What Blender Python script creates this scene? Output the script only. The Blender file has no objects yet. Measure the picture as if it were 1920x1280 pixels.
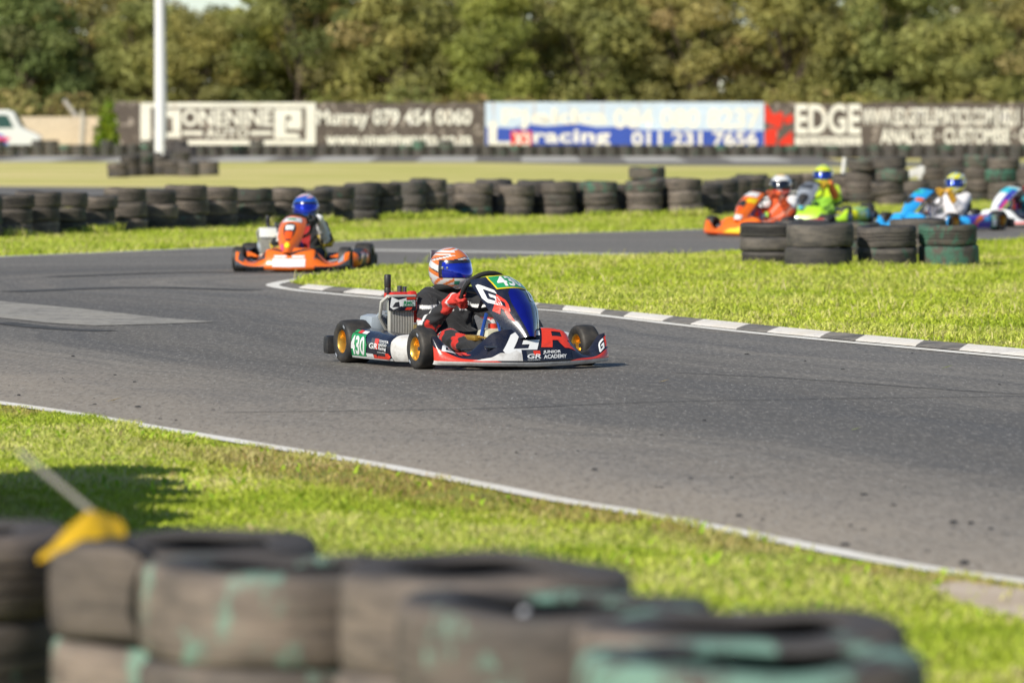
import bpy, bmesh, math, random
import numpy as np
from mathutils import Vector, Matrix, geometry
random.seed(7); RNG = np.random.default_rng(7)
PI = math.pi
scene = bpy.context.scene
COL = scene.collection
R = math.radians

# ------------------------------------------------------------------ camera / light
F_PX, CAM_H, HORIZON = 9600.0, 1.55, 232.0
PITCH = math.atan((640 - HORIZON) / F_PX)
cam_d = bpy.data.cameras.new('camera'); cam = bpy.data.objects.new('camera', cam_d); COL.objects.link(cam)
cam.location = (0, 0, CAM_H); cam.rotation_euler = (PI/2 - PITCH, 0, 0)
cam_d.sensor_width = 36; cam_d.sensor_fit = 'HORIZONTAL'; cam_d.lens = F_PX/1920*36
cam_d.clip_start = 0.5; cam_d.clip_end = 6000
cam_d.dof.use_dof = True; cam_d.dof.focus_distance = 32.7; cam_d.dof.aperture_fstop = 3.6
scene.camera = cam

def G(px, py, z=0.0):
    """ground point seen at a photo pixel"""
    u, v = (px-960)/F_PX, (640-py)/F_PX
    d = Vector((u, math.cos(PITCH)+v*math.sin(PITCH), -math.sin(PITCH)+v*math.cos(PITCH)))
    t = (z-CAM_H)/d.z
    return Vector((d.x*t, d.y*t, z))
def AT(px, py, dist):
    """point at a given distance along Y seen at a photo pixel"""
    u, v = (px-960)/F_PX, (640-py)/F_PX
    d = Vector((u, math.cos(PITCH)+v*math.sin(PITCH), -math.sin(PITCH)+v*math.cos(PITCH)))
    t = dist/d.y
    return Vector((d.x*t, dist, CAM_H+d.z*t))

SUN_EL, SUN_AZ = R(37), R(40)       # azimuth: to the left of straight behind the camera
sun_vec = Vector((-math.sin(SUN_AZ)*math.cos(SUN_EL), -math.cos(SUN_AZ)*math.cos(SUN_EL), math.sin(SUN_EL)))
sl = bpy.data.lights.new('sun', 'SUN'); sl.energy = 5.0; sl.angle = R(0.5); sl.color = (1.0, 0.945, 0.83)
so = bpy.data.objects.new('sun', sl); COL.objects.link(so); so.location = (-20, -20, 30)
so.rotation_euler = sun_vec.to_track_quat('Z', 'Y').to_euler()
w = bpy.data.worlds.new('World'); scene.world = w; w.use_nodes = True
wn = w.node_tree; bg = wn.nodes['Background']; sky = wn.nodes.new('ShaderNodeTexSky')
sky.sky_type = 'NISHITA'; sky.sun_disc = False; sky.sun_elevation = SUN_EL; sky.sun_rotation = PI + SUN_AZ
sky.air_density = 1.0; sky.dust_density = 0.2; sky.ozone_density = 2.0; sky.altitude = 1500
wn.links.new(sky.outputs[0], bg.inputs[0]); bg.inputs[1].default_value = 0.108
scene.view_settings.view_transform = 'Standard'; scene.view_settings.look = 'None'
scene.view_settings.exposure = 0; scene.view_settings.gamma = 1
scene.render.engine = 'CYCLES'
scene.cycles.use_denoising = True
scene.cycles.max_bounces = 6; scene.cycles.diffuse_bounces = 3; scene.cycles.glossy_bounces = 3
scene.cycles.transparent_max_bounces = 8; scene.cycles.caustics_reflective = False; scene.cycles.caustics_refractive = False

# ------------------------------------------------------------------ objects
def tag(o, label=None, cat=None, group=None, kind=None):
    if label: o['label'] = label
    if cat: o['category'] = cat
    if group: o['group'] = group
    if kind: o['kind'] = kind
    return o
def empty(name, loc=(0, 0, 0), rz=0.0, parent=None):
    o = bpy.data.objects.new(name, None); COL.objects.link(o)
    o.location = loc; o.rotation_euler = (0, 0, rz); o.empty_display_size = 0.1
    if parent: o.parent = parent
    return o
def link(name, me, parent=None):
    o = bpy.data.objects.new(name, me); COL.objects.link(o)
    if parent: o.parent = parent
    return o
def np_mesh(name, verts, quads=None, tris=None, col=None, smooth=False):
    me = bpy.data.meshes.new(name)
    verts = np.asarray(verts, dtype=np.float32)
    me.vertices.add(len(verts)); me.vertices.foreach_set('co', verts.ravel())
    li, ls = [], []
    nq = 0 if quads is None else len(quads); nt = 0 if tris is None else len(tris)
    if nq: li.append(np.asarray(quads, dtype=np.int32).ravel()); ls.append(np.arange(nq, dtype=np.int32)*4)
    if nt: li.append(np.asarray(tris, dtype=np.int32).ravel()); ls.append(np.arange(nt, dtype=np.int32)*3 + nq*4)
    li = np.concatenate(li); ls = np.concatenate(ls)
    me.loops.add(len(li)); me.loops.foreach_set('vertex_index', li)
    me.polygons.add(len(ls)); me.polygons.foreach_set('loop_start', ls)
    if smooth: me.polygons.foreach_set('use_smooth', np.ones(len(ls), dtype=bool))
    if col is not None:
        a = me.color_attributes.new('Col', 'FLOAT_COLOR', 'POINT')
        c = np.ones((len(verts), 4), dtype=np.float32); c[:, :3] = col
        a.data.foreach_set('color', c.ravel())
    me.update(calc_edges=True); me.validate()
    return me

class MB:
    """collects shapes into one mesh"""
    def __init__(s): s.v = []; s.f = []; s.m = []; s.cur = 0; s.M = Matrix.Identity(4)
    def add(s, vs, fs, m=None):
        b = len(s.v); s.v += [s.M @ Vector(p) for p in vs]
        s.f += [tuple(i+b for i in f) for f in fs]; s.m += [s.cur if m is None else m]*len(fs); return s
    def box(s, c, d, rot=None, bev=0.0, taper=1.0):
        x, y, z = d[0]/2, d[1]/2, d[2]/2
        if bev <= 0:
            vs = [Vector((a*x*(taper if k > 0 else 1), b*y*(taper if k > 0 else 1), k*z)) for k in (-1, 1) for a, b in ((-1, -1), (1, -1), (1, 1), (-1, 1))]
            fs = [(3, 2, 1, 0), (4, 5, 6, 7), (0, 1, 5, 4), (1, 2, 6, 5), (2, 3, 7, 6), (3, 0, 4, 7)]
        else:
            bm = bmesh.new(); bmesh.ops.create_cube(bm, size=1)
            for q in bm.verts:
                t = taper if q.co.z > 0 else 1
                q.co = Vector((q.co.x*2*x*t, q.co.y*2*y*t, q.co.z*2*z))
            bmesh.ops.bevel(bm, geom=bm.edges[:], offset=bev, segments=2, affect='EDGES', profile=0.6)
            bm.verts.index_update()
            vs = [q.co.copy() for q in bm.verts]; fs = [[q.index for q in f.verts] for f in bm.faces]; bm.free()
        if rot is not None: vs = [rot @ q for q in vs]
        return s.add([q+Vector(c) for q in vs], fs)
    def tube(s, pts, r, seg=8, caps=True, closed=False):
        pts = [Vector(p) for p in pts]; n = len(pts)
        rs = r if isinstance(r, (list, tuple)) else [r]*n
        vs, fs = [], []; up = Vector((0.13, 0.21, 1)).normalized(); prev = None
        for i, p in enumerate(pts):
            if closed: t = pts[(i+1) % n]-pts[i-1]
            else: t = (pts[min(i+1, n-1)]-pts[max(i-1, 0)])
            t.normalize()
            a = (prev if prev is not None else up); a = a-t*a.dot(t)
            if a.length < 1e-4: a = Vector((1, 0, 0))-t*t.x
            a.normalize(); prev = a; b = t.cross(a)
            for k in range(seg):
                an = 2*PI*k/seg; vs.append(p+(a*math.cos(an)+b*math.sin(an))*rs[i])
        m = n if closed else n-1
        for i in range(m):
            j = (i+1) % n
            for k in range(seg):
                l = (k+1) % seg; fs.append((i*seg+k, i*seg+l, j*seg+l, j*seg+k))
        if caps and not closed:
            fs.append(tuple(range(seg))[::-1]); fs.append(tuple((n-1)*seg+k for k in range(seg)))
        return s.add(vs, fs)
    def lathe(s, prof, seg=32, axis='z', c=(0, 0, 0), closed=False, mats=None):
        vs, fs, ms = [], [], []; n = len(prof); c = Vector(c)
        for k in range(seg):
            an = 2*PI*k/seg; co, si = math.cos(an), math.sin(an)
            for r_, a_ in prof:
                vs.append(c+(Vector((r_*co, r_*si, a_)) if axis == 'z' else Vector((a_, r_*co, r_*si)) if axis == 'x' else Vector((r_*si, a_, r_*co))))
        for k in range(seg):
            l = (k+1) % seg
            for i in range(n if closed else n-1):
                j = (i+1) % n
                fs.append((k*n+i, l*n+i, l*n+j, k*n+j)); ms.append(mats[i] if mats else s.cur)
        b = len(s.v); s.v += [s.M @ q for q in vs]; s.f += [tuple(i+b for i in f) for f in fs]; s.m += ms
        return s
    def grid(s, fn, nu, nv, u0=0., u1=1., v0=0., v1=1., flip=False):
        vs = [fn(u0+(u1-u0)*i/nu, v0+(v1-v0)*j/nv) for i in range(nu+1) for j in range(nv+1)]
        fs = []
        for i in range(nu):
            for j in range(nv):
                a = i*(nv+1)+j; q = (a, a+nv+1, a+nv+2, a+1); fs.append(q[::-1] if flip else q)
        return s.add(vs, fs)
    def prism(s, pts, h0, h1, axis='z'):
        n = len(pts)
        def P(p, h): return Vector((p[0], p[1], h)) if axis == 'z' else Vector((h, p[0], p[1])) if axis == 'x' else Vector((p[0], h, p[1]))
        vs = [P(p, h0) for p in pts]+[P(p, h1) for p in pts]
        fs = [tuple(range(n))[::-1], tuple(range(n, 2*n))]+[(i, (i+1) % n, n+(i+1) % n, n+i) for i in range(n)]
        return s.add(vs, fs)
    def mesh(s, name, mats, smooth=True, ang=40):
        me = bpy.data.meshes.new(name); me.from_pydata([tuple(v) for v in s.v], [], s.f)
        for m in (mats if isinstance(mats, (list, tuple)) else [mats]): me.materials.append(m)
        me.polygons.foreach_set('material_index', s.m)
        bm = bmesh.new(); bm.from_mesh(me); bmesh.ops.recalc_face_normals(bm, faces=bm.faces); bm.to_mesh(me); bm.free()
        if smooth: me.shade_smooth(); me.set_sharp_from_angle(angle=R(ang))
        return me
    def build(s, name, mats, parent=None, smooth=True, ang=40): return link(name, s.mesh(name, mats, smooth, ang), parent)

# ------------------------------------------------------------------ materials
class NT:
    def __init__(s, name):
        s.m = bpy.data.materials.new(name); s.m.use_nodes = True; s.t = s.m.node_tree
        s.b = s.t.nodes['Principled BSDF']; s.out = s.t.nodes['Material Output']
    def n(s, typ, **kw):
        x = s.t.nodes.new('ShaderNode'+typ)
        for k, v in kw.items():
            if k in ('operation', 'blend_type', 'data_type', 'noise_dimensions', 'feature', 'attribute_name', 'distance', 'wave_type', 'bands_direction', 'interpolation_type', 'use_clamp', 'invert'):
                setattr(x, k, v)
        return x
    def l(s, a, b): s.t.links.new(a, b)
    def inp(s, sock, v):
        if v is None: return
        if hasattr(v, 'is_output') and v.is_output: s.l(v, sock)
        elif isinstance(v, (tuple, list)) and len(v) == 3 and len(sock.default_value) == 4: sock.default_value = (*v, 1)
        else: sock.default_value = v
    def coord(s, kind='Object'): return s.n('TexCoord').outputs[kind]
    def mapping(s, vec, scale=(1, 1, 1), rot=(0, 0, 0), loc=(0, 0, 0)):
        x = s.n('Mapping'); s.inp(x.inputs[0], vec); x.inputs[1].default_value = loc; x.inputs[2].default_value = rot; x.inputs[3].default_value = scale
        return x.outputs[0]
    def noise(s, vec, scale, detail=3, rough=0.55, dist=0.0):
        x = s.n('TexNoise'); s.inp(x.inputs['Vector'], vec); s.inp(x.inputs['Scale'], scale); x.inputs['Detail'].default_value = detail
        x.inputs['Roughness'].default_value = rough; x.inputs['Distortion'].default_value = dist
        return x.outputs[0]
    def ramp(s, f, *stops):
        x = s.n('ValToRGB'); s.inp(x.inputs[0], f); e = x.color_ramp.elements
        while len(e) < len(stops): e.new(0.5)
        for i, (p, c) in enumerate(stops):
            e[i].position = p; e[i].color = (*c, 1) if isinstance(c, (tuple, list)) else (c, c, c, 1)
        return x.outputs[0]
    def mix(s, f, a, b, bt='MIX'):
        x = s.n('Mix', data_type='RGBA', blend_type=bt); s.inp(x.inputs[0], f); s.inp(x.inputs[6], a); s.inp(x.inputs[7], b)
        return x.outputs[2]
    def math(s, op, a, b=None, c=None):
        x = s.n('Math', operation=op); s.inp(x.inputs[0], a); s.inp(x.inputs[1], b); s.inp(x.inputs[2], c)
        return x.outputs[0]
    def vmath(s, op, a, b=None):
        x = s.n('VectorMath', operation=op); s.inp(x.inputs[0], a); s.inp(x.inputs[1], b)
        return x.outputs['Value'] if op in ('DOT_PRODUCT', 'LENGTH', 'DISTANCE') else x.outputs[0]
    def bump(s, h, strength=0.3, dist=0.01):
        x = s.n('Bump'); s.inp(x.inputs['Height'], h); x.inputs['Strength'].default_value = strength; x.inputs['Distance'].default_value = dist
        s.l(x.outputs[0], s.b.inputs['Normal'])
    def set(s, **kw):
        nm = dict(color='Base Color', rough='Roughness', metal='Metallic', coat='Coat Weight', spec='Specular IOR Level', trans='Transmission Weight', ior='IOR', alpha='Alpha', sss='Subsurface Weight', coatr='Coat Roughness')
        for k, v in kw.items(): s.inp(s.b.inputs[nm[k]], v)
        return s.m
_mc = {}
def paint(name, c, rough=0.4, metal=0.0, coat=0.0, var=0.12, scale=14, bump=0.0, dirt=0.0, spec=0.5):
    """plain surface with a little wear: colour variation, roughness variation, dust"""
    if name in _mc: return _mc[name]
    t = NT(name); co = t.coord()
    n1 = t.noise(co, scale, 4); n2 = t.noise(co, scale*7, 3)
    c1 = t.mix(n1, tuple(x*(1-var) for x in c), tuple(min(1, x*(1+var)) for x in c))
    if dirt > 0:
        f = t.math('MULTIPLY', t.ramp(t.noise(co, scale*0.8, 5, 0.65), (0.45, 0.0), (0.75, 1.0)), dirt)
        c1 = t.mix(f, c1, (0.20, 0.16, 0.115))
    rr = t.math('MULTIPLY_ADD', n2, 0.25, max(0.02, rough-0.12))
    t.set(color=c1, rough=rr, metal=metal, coat=coat, spec=spec)
    if bump: t.bump(n2, bump, 0.004)
    _mc[name] = t.m
    return t.m
def attr_mat(name, rough=0.5, coat=0.0, bump=0.0, bscale=60, trans=0.0, spec=0.5, sheen=0.0):
    if name in _mc: return _mc[name]
    t = NT(name); a = t.n('Attribute', attribute_name='Col').outputs[0]; co = t.coord()
    n = t.noise(co, bscale, 3)
    c = t.mix(n, t.mix(1.0, a, (0.8, 0.8, 0.8), 'MULTIPLY'), a)
    t.set(color=c, rough=rough, coat=coat, spec=spec)
    if sheen: t.b.inputs['Sheen Weight'].default_value = sheen
    if bump: t.bump(t.noise(co, bscale*0.4, 4, 0.6), bump, 0.01)
    if trans > 0:
        tr = t.n('BsdfTranslucent'); t.l(c, tr.inputs[0]); mx = t.n('MixShader'); mx.inputs[0].default_value = trans
        t.l(t.b.outputs[0], mx.inputs[1]); t.l(tr.outputs[0], mx.inputs[2]); t.l(mx.outputs[0], t.out.inputs[0])
    _mc[name] = t.m
    return t.m

# ------------------------------------------------------------------ lettering and decals
_tc = {}
def text2d(body, bold=0.02, shear=0.0, spacing=1.0):
    """built-in font lettering as flat verts in a 0..1 box and faces"""
    key = (body, bold, shear, spacing)
    if key in _tc: return _tc[key]
    cu = bpy.data.curves.new('lettering', 'FONT'); cu.body = body; cu.offset = bold; cu.shear = shear; cu.space_character = spacing
    cu.resolution_u = 3; cu.align_x = 'LEFT'
    o = bpy.data.objects.new('lettering', cu); COL.objects.link(o)
    dg = bpy.context.evaluated_depsgraph_get(); dg.update()
    me = bpy.data.meshes.new_from_object(o.evaluated_get(dg))
    vs = [(v.co.x, v.co.y) for v in me.vertices]; fs = [tuple(p.vertices) for p in me.polygons]
    bpy.data.objects.remove(o); bpy.data.curves.remove(cu); bpy.data.meshes.remove(me)
    x0 = min(p[0] for p in vs); x1 = max(p[0] for p in vs); y0 = min(p[1] for p in vs); y1 = max(p[1] for p in vs)
    vs = [((x-x0)/(x1-x0), (y-y0)/(y1-y0)) for x, y in vs]
    _tc[key] = (vs, fs); return vs, fs
def poly2d(*loops):
    lp = [[Vector((x, y, 0)) for x, y in l] for l in loops]
    tr = geometry.tessellate_polygon(lp); vs = [(p.x, p.y) for l in lp for p in l]
    return vs, [tuple(t) for t in tr]
RECT = ([(0, 0), (1, 0), (1, 1), (0, 1)], [(0, 1, 2, 3)])
LET_G = poly2d([(1, 1), (.27, 1), (.10, .86), (0, .18), (.12, 0), (.86, 0), (.96, .58), (.5, .58), (.47, .40), (.68, .40), (.65, .22), (.26, .22), (.36, .78), (1, .78)])
LET_R = poly2d([(0, 0), (.14, 1), (.88, 1), (1, .86), (.95, .5), (.80, .40), (.96, 0), (.64, 0), (.50, .36), (.36, .36), (.30, 0)], [(.39, .56), (.42, .8), (.72, .8), (.69, .56)])
def bil(q, x, y):
    a = [(q[0][i]*(1-x)+q[1][i]*x)*(1-y)+(q[3][i]*(1-x)+q[2][i]*x)*y for i in range(2)]
    return a
def decal(name, shape, quad, surf, mat, parent, off=0.002, n=5, sgn=1.0):
    """flat shape (0..1 box) laid on a curved surface: quad gives the (u,v) of its bottom-left, bottom-right, top-right, top-left"""
    bm = bmesh.new(); vs = [bm.verts.new((x, y, 0)) for x, y in shape[0]]
    for f in shape[1]:
        try: bm.faces.new([vs[i] for i in f])
        except ValueError: pass
    for k in range(1, n):
        for no in ((1, 0, 0), (0, 1, 0)):
            bmesh.ops.bisect_plane(bm, geom=bm.verts[:]+bm.edges[:]+bm.faces[:], plane_co=(k/n, k/n, 0), plane_no=no)
    e = 1e-3
    for v in bm.verts:
        u, w_ = bil(quad, v.co.x, v.co.y); p = surf(u, w_)
        nn = (surf(u+e, w_)-surf(u-e, w_)).cross(surf(u, w_+e)-surf(u, w_-e))
        if nn.length > 0: nn.normalize()
        v.co = p+nn*off*sgn
    me = bpy.data.meshes.new(name); bm.to_mesh(me); bm.free(); me.materials.append(mat); me.shade_smooth()
    return link(name, me, parent)
def rq(u0, v0, u1, v1, sh=0.0): return [(u0, v0), (u1, v0), (u1+sh, v1), (u0+sh, v1)]

# ------------------------------------------------------------------ smooth bodies: distance field + surface nets
def sd_cone(P, a, b, ra, rb):
    a = np.array(a); b = np.array(b); d = b-a; L = max(float(d@d), 1e-9)
    t = np.clip(((P-a)@d)/L, 0, 1); return np.linalg.norm(P-(a+t[..., None]*d), axis=-1)-(ra+(rb-ra)*t)
def nets(prims, h, k=0.02):
    pts = np.array([p[0] for p in prims]+[p[1] for p in prims]); rm = max(max(p[2], p[3]) for p in prims)
    lo = pts.min(0)-rm-3*h; hi = pts.max(0)+rm+3*h; n = np.ceil((hi-lo)/h).astype(int)+1
    P = np.stack(np.meshgrid(*[lo[i]+h*np.arange(n[i]) for i in range(3)], indexing='ij'), -1)
    D = None
    for a, b, ra, rb in [p[:4] for p in prims]:
        d = sd_cone(P, a, b, ra, rb)
        if D is None: D = d
        else:
            q = np.clip(0.5+0.5*(d-D)/k, 0, 1); D = d*(1-q)+D*q-k*q*(1-q)
    s = D < 0; c = np.zeros(tuple(n-1), int); acc = np.zeros(tuple(n-1)+(3,)); cnt = np.zeros(tuple(n-1))
    sl_ = lambda o: tuple(slice(o[i], n[i]-1+o[i]) for i in range(3))
    cor = [(i, j, l) for i in (0, 1) for j in (0, 1) for l in (0, 1)]
    for o in cor: c += s[sl_(o)]
    for o in cor:
        for ax in range(3):
            if o[ax] == 0:
                o2 = list(o); o2[ax] = 1; A, B = D[sl_(o)], D[sl_(o2)]; m = (A < 0) != (B < 0)
                t = np.where(m, A/np.where(m, A-B, 1), 0)
                for i in range(3): acc[..., i] += np.where(m, o[i]+(t if i == ax else 0), 0)
                cnt += m
    act = cnt > 0; idx = np.full(tuple(n-1), -1); idx[act] = np.arange(act.sum())
    ii = np.argwhere(act); V = lo+h*(ii+acc[act]/cnt[act][:, None]); Q = []
    for ax in range(3):
        b_, c_ = (ax+1) % 3, (ax+2) % 3
        o1 = [slice(1, n[i]-1) for i in range(3)]; o1[ax] = slice(0, n[ax]-1); o2 = list(o1); o2[ax] = slice(1, n[ax])
        A, B = s[tuple(o1)], s[tuple(o2)]
        for pol in (0, 1):
            e = np.argwhere((A != B) & (A == bool(pol))); e[:, b_] += 1; e[:, c_] += 1
            def cell(db, dc):
                q = e.copy(); q[:, b_] += db; q[:, c_] += dc; return idx[q[:, 0], q[:, 1], q[:, 2]]
            q = np.stack([cell(-1, -1), cell(0, -1), cell(0, 0), cell(-1, 0)], 1)
            Q.append(q if pol else q[:, ::-1])
    return V, np.concatenate(Q)
def near_prim(V, prims):
    return np.argmin(np.stack([sd_cone(V, *p[:4]) for p in prims], 1), 1)
# ================================================================== setting: ground, track, kerbs
def sheet(name, pts, z, mat, kind='structure', parent=None, sub=None):
    lp = [Vector((p[0], p[1], 0)) for p in pts]; tr = geometry.tessellate_polygon([lp])
    me = bpy.data.meshes.new(name); me.from_pydata([(p.x, p.y, z) for p in lp], [], [tuple(t) for t in tr])
    bm = bmesh.new(); bm.from_mesh(me); bmesh.ops.recalc_face_normals(bm, faces=bm.faces)
    if bm.faces[0].normal.z < 0: bmesh.ops.reverse_faces(bm, faces=bm.faces[:])
    bm.to_mesh(me); bm.free()
    me.materials.append(mat); o = link(name, me, parent)
    if kind: o['kind'] = kind
    return o
def strip_pts(line, wd):
    """both sides of a polyline on the ground"""
    L = [Vector((p[0], p[1])) for p in line]; a, b = [], []
    for i, p in enumerate(L):
        t = (L[min(i+1, len(L)-1)]-L[max(i-1, 0)]).normalized(); n = Vector((-t.y, t.x))
        a.append(p+n*wd/2); b.append(p-n*wd/2)
    return a, b
def smooth_line(pts, per=8):
    """Catmull-Rom through ground points"""
    P = [Vector((p[0], p[1])) for p in pts]; P = [P[0]*2-P[1]]+P+[P[-1]*2-P[-2]]; o = []
    for i in range(1, len(P)-2):
        for k in range(per):
            t = k/per; a, b, c, d = P[i-1:i+3]
            o.append(0.5*((2*b)+(c-a)*t+(2*a-5*b+4*c-d)*t*t+(3*b-a-3*c+d)*t**3))
    o.append(P[-2]); return o
def GL(lst): return [G(x, y).xy for x, y in lst]

# ground: dry winter turf, one sheet to the horizon
t = NT('turf_soil'); co = t.coord()
big = t.noise(co, 0.16, 4); mid = t.noise(co, 1.3, 5, 0.65); fine = t.noise(co, 22, 4, 0.7)
c = t.mix(t.ramp(big, (0.38, 0.0), (0.62, 1.0)), (0.36, 0.40, 0.06), (0.46, 0.42, 0.12))
c = t.mix(t.ramp(mid, (0.42, 0.0), (0.66, 1.0)), c, (0.30, 0.36, 0.05))
c = t.mix(t.ramp(fine, (0.3, 0.75), (0.6, 0.0)), c, (0.15, 0.13, 0.04))
t.set(color=c, rough=0.95, spec=0.1); t.bump(fine, 0.8, 0.05); M_SOIL = t.m
t = NT('far_turf'); co = t.coord()
st = t.mapping(co, (0.14, .55, 1)); big = t.noise(st, 0.35, 6, 0.7); mid = t.noise(st, 1.6, 6, 0.75); fine = t.noise(co, 9, 4, 0.7)
c = t.mix(t.ramp(big, (0.40, 0.0), (0.56, 1.0)), (0.50, 0.49, 0.105), (0.86, 0.68, 0.36))
c = t.mix(t.ramp(mid, (0.45, 0.0), (0.65, 1.0)), c, (0.46, 0.46, 0.12))
c = t.mix(t.math('MULTIPLY', t.ramp(t.noise(t.mapping(co, (.5, 1, 1), (0, 0, 0), (7, 2, 0)), .09, 3, .6), (0.44, 0.0), (0.58, 1.0)), 0.5), c, (0.46, 0.47, 0.10))
c = t.mix(t.ramp(fine, (0.3, 0.35), (0.55, 0.0)), c, (0.36, 0.31, 0.10))
t.set(color=c, rough=0.95, spec=0.1); t.bump(fine, 0.25, 0.04); M_FARTURF = t.m

me = bpy.data.meshes.new('ground'); S = 3000
me.from_pydata([(-S, -400, 0), (S, -400, 0), (S, S, 0), (-S, S, 0)], [], [(0, 1, 2, 3)]); me.materials.append(M_SOIL)
tag(link('ground', me), kind='structure')

# asphalt -------------------------------------------------------------
TIP = G(640, 528).xy; TD = (G(1920, 668).xy-G(1000, 580).xy).normalized()
NEAR = [(-260, 722), (0, 757), (150, 779), (300, 805), (500, 838), (700, 872), (900, 910), (1040, 938), (1200, 965), (1400, 1003), (1600, 1043), (1750, 1070), (1920, 1093), (2250, 1140)]
NEAR_W = GL(NEAR)
ND = (NEAR_W[12]-NEAR_W[1]).normalized(); NN = Vector((-ND.y, ND.x))
if NN.x < 0: NN = -NN
t = NT('asphalt'); co = t.coord()
q = t.vmath('SUBTRACT', co, (TIP.x, TIP.y, 0)); al = t.vmath('DOT_PRODUCT', q, (TD.x, TD.y, 0))
ap = t.math('MAXIMUM', al, 0.0)
sc = t.n('VectorMath', operation='SCALE'); sc.inputs[0].default_value = (TD.x, TD.y, 0); t.l(ap, sc.inputs['Scale'])
rad = t.vmath('LENGTH', t.vmath('SUBTRACT', q, sc.outputs[0]))              # distance from the inside of the bend
wob = t.math('MULTIPLY_ADD', t.noise(co, 0.16, 2), 2.4, -1.2)
radw = t.math('ADD', rad, wob)
def vec(a, b, c_=0.0):
    x = t.n('CombineXYZ'); t.inp(x.inputs[0], a); t.inp(x.inputs[1], b); t.inp(x.inputs[2], c_); return x.outputs[0]
s1 = t.noise(vec(radw, t.math('MULTIPLY', al, 0.05)), 1.0, 5, 0.62)
s2 = t.noise(vec(t.math('MULTIPLY', radw, 6.0), t.math('MULTIPLY', al, 0.10)), 1.0, 4, 0.6)
s3 = t.noise(vec(t.math('MULTIPLY', radw, 22.0), t.math('MULTIPLY', al, 0.16)), 1.0, 2, 0.5)
chip_glint = t.noise(t.mapping(co, (1, .16, 1), (0, 0, .12)), 34, 5, 0.75); chip_glint2 = t.noise(t.mapping(co, (1, .10, 1), (0, 0, -.1)), 75, 2, 0.7); patch = t.noise(co, 0.9, 5, 0.6); patch2 = t.noise(t.mapping(co, (1, 1, 1), (0, 0, 0), (9, 4, 0)), 0.25, 3)
c = t.mix(patch, (0.205, 0.185, 0.158), (0.290, 0.262, 0.222))
c = t.mix(t.math('MULTIPLY', t.ramp(s1, (0.38, 1.0), (0.62, 0.0)), 0.60), c, (0.085, 0.077, 0.067))
c = t.mix(t.math('MULTIPLY', t.ramp(s2, (0.40, 1.0), (0.60, 0.0)), 0.40), c, (0.088, 0.080, 0.070))
c = t.mix(t.math('MULTIPLY', t.ramp(s3, (0.30, 1.0), (0.42, 0.0)), 0.40), c, (0.045, 0.045, 0.048))
# groove of rubber around the bend
band = t.ramp(t.math('DIVIDE', radw, 12.0), (0.20, 0.0), (0.36, 1.0), (0.46, 0.9), (0.60, 0.0))
c = t.mix(t.math('MULTIPLY', band, 0.55), c, (0.092, 0.083, 0.072))
# dust towards both edges
nd = t.math('SUBTRACT', t.vmath('DOT_PRODUCT', co, (NN.x, NN.y, 0)), float(NEAR_W[7].dot(NN)))
ndw = t.math('ADD', nd, t.math('MULTIPLY_ADD', patch, 1.6, -0.8))
dust = t.ramp(t.math('DIVIDE', ndw, 3.0), (0.0, 1.0), (0.30, 0.70), (0.85, 0.0))
c = t.mix(t.math('MULTIPLY', dust, t.ramp(patch2, (0.3, 0.65), (0.6, 1.0))), c, (0.37, 0.31, 0.24))
d2 = t.ramp(t.math('DIVIDE', t.math('ADD', rad, t.math('MULTIPLY_ADD', patch, 0.8, -0.4)), 3.0), (0.0, 1.0), (0.25, 0.5), (0.5, 0.0))
c = t.mix(t.math('MULTIPLY', d2, 0.6), c, (0.31, 0.26, 0.20))
# stone chips, plus their sun glints painted in as pale stretched speckle
c = t.mix(t.ramp(chip_glint, (0.32, 0.60), (0.50, 0.0)), c, (0.075, 0.068, 0.059))
c = t.mix(t.ramp(chip_glint, (0.53, 0.0), (0.72, 0.60)), c, (0.39, 0.355, 0.31))
c = t.mix(t.ramp(chip_glint2, (0.64, 0.0), (0.76, 0.75)), c, (0.56, 0.54, 0.50))
t.set(color=c, rough=t.ramp(s1, (0.3, 0.62), (0.7, 0.86)), spec=0.35)
t.bump(t.math('ADD', chip_glint, t.math('MULTIPLY', chip_glint2, 0.4)), 0.35, 0.006); M_ASPH = t.m

FAR = [(-400, 508), (-200, 494), (0, 482), (220, 473), (445, 463), (700, 451), (1000, 440), (1320, 431), (1500, 424), (1640, 413), (1920, 398), (2300, 384)]
FAR_W = GL(FAR)
far_s = smooth_line(FAR_W); near_s = smooth_line(NEAR_W)
sheet('track', near_s+[G(3400, 1140).xy, G(3400, 384).xy]+far_s[::-1], 0.004, M_ASPH)
# second and third legs of the circuit in the background
sheet('far_turf', GL([(-900, 392), (700, 396), (1420, 392), (1640, 383), (2600, 376), (2600, 276), (-900, 276)]), 0.002, M_FARTURF)
sheet('back_track', GL([(-700, 351), (0, 350), (300, 352), (640, 356), (720, 366), (770, 378), (700, 388), (350, 392), (160, 385), (95, 372), (-700, 374)]), 0.005, M_ASPH)
sheet('distant_track', GL([(-900, 299), (1100, 301), (1960, 305), (2700, 307), (2700, 314), (1960, 313), (1500, 312), (1150, 310), (900, 305), (-900, 303)]), 0.006, M_ASPH)

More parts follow.
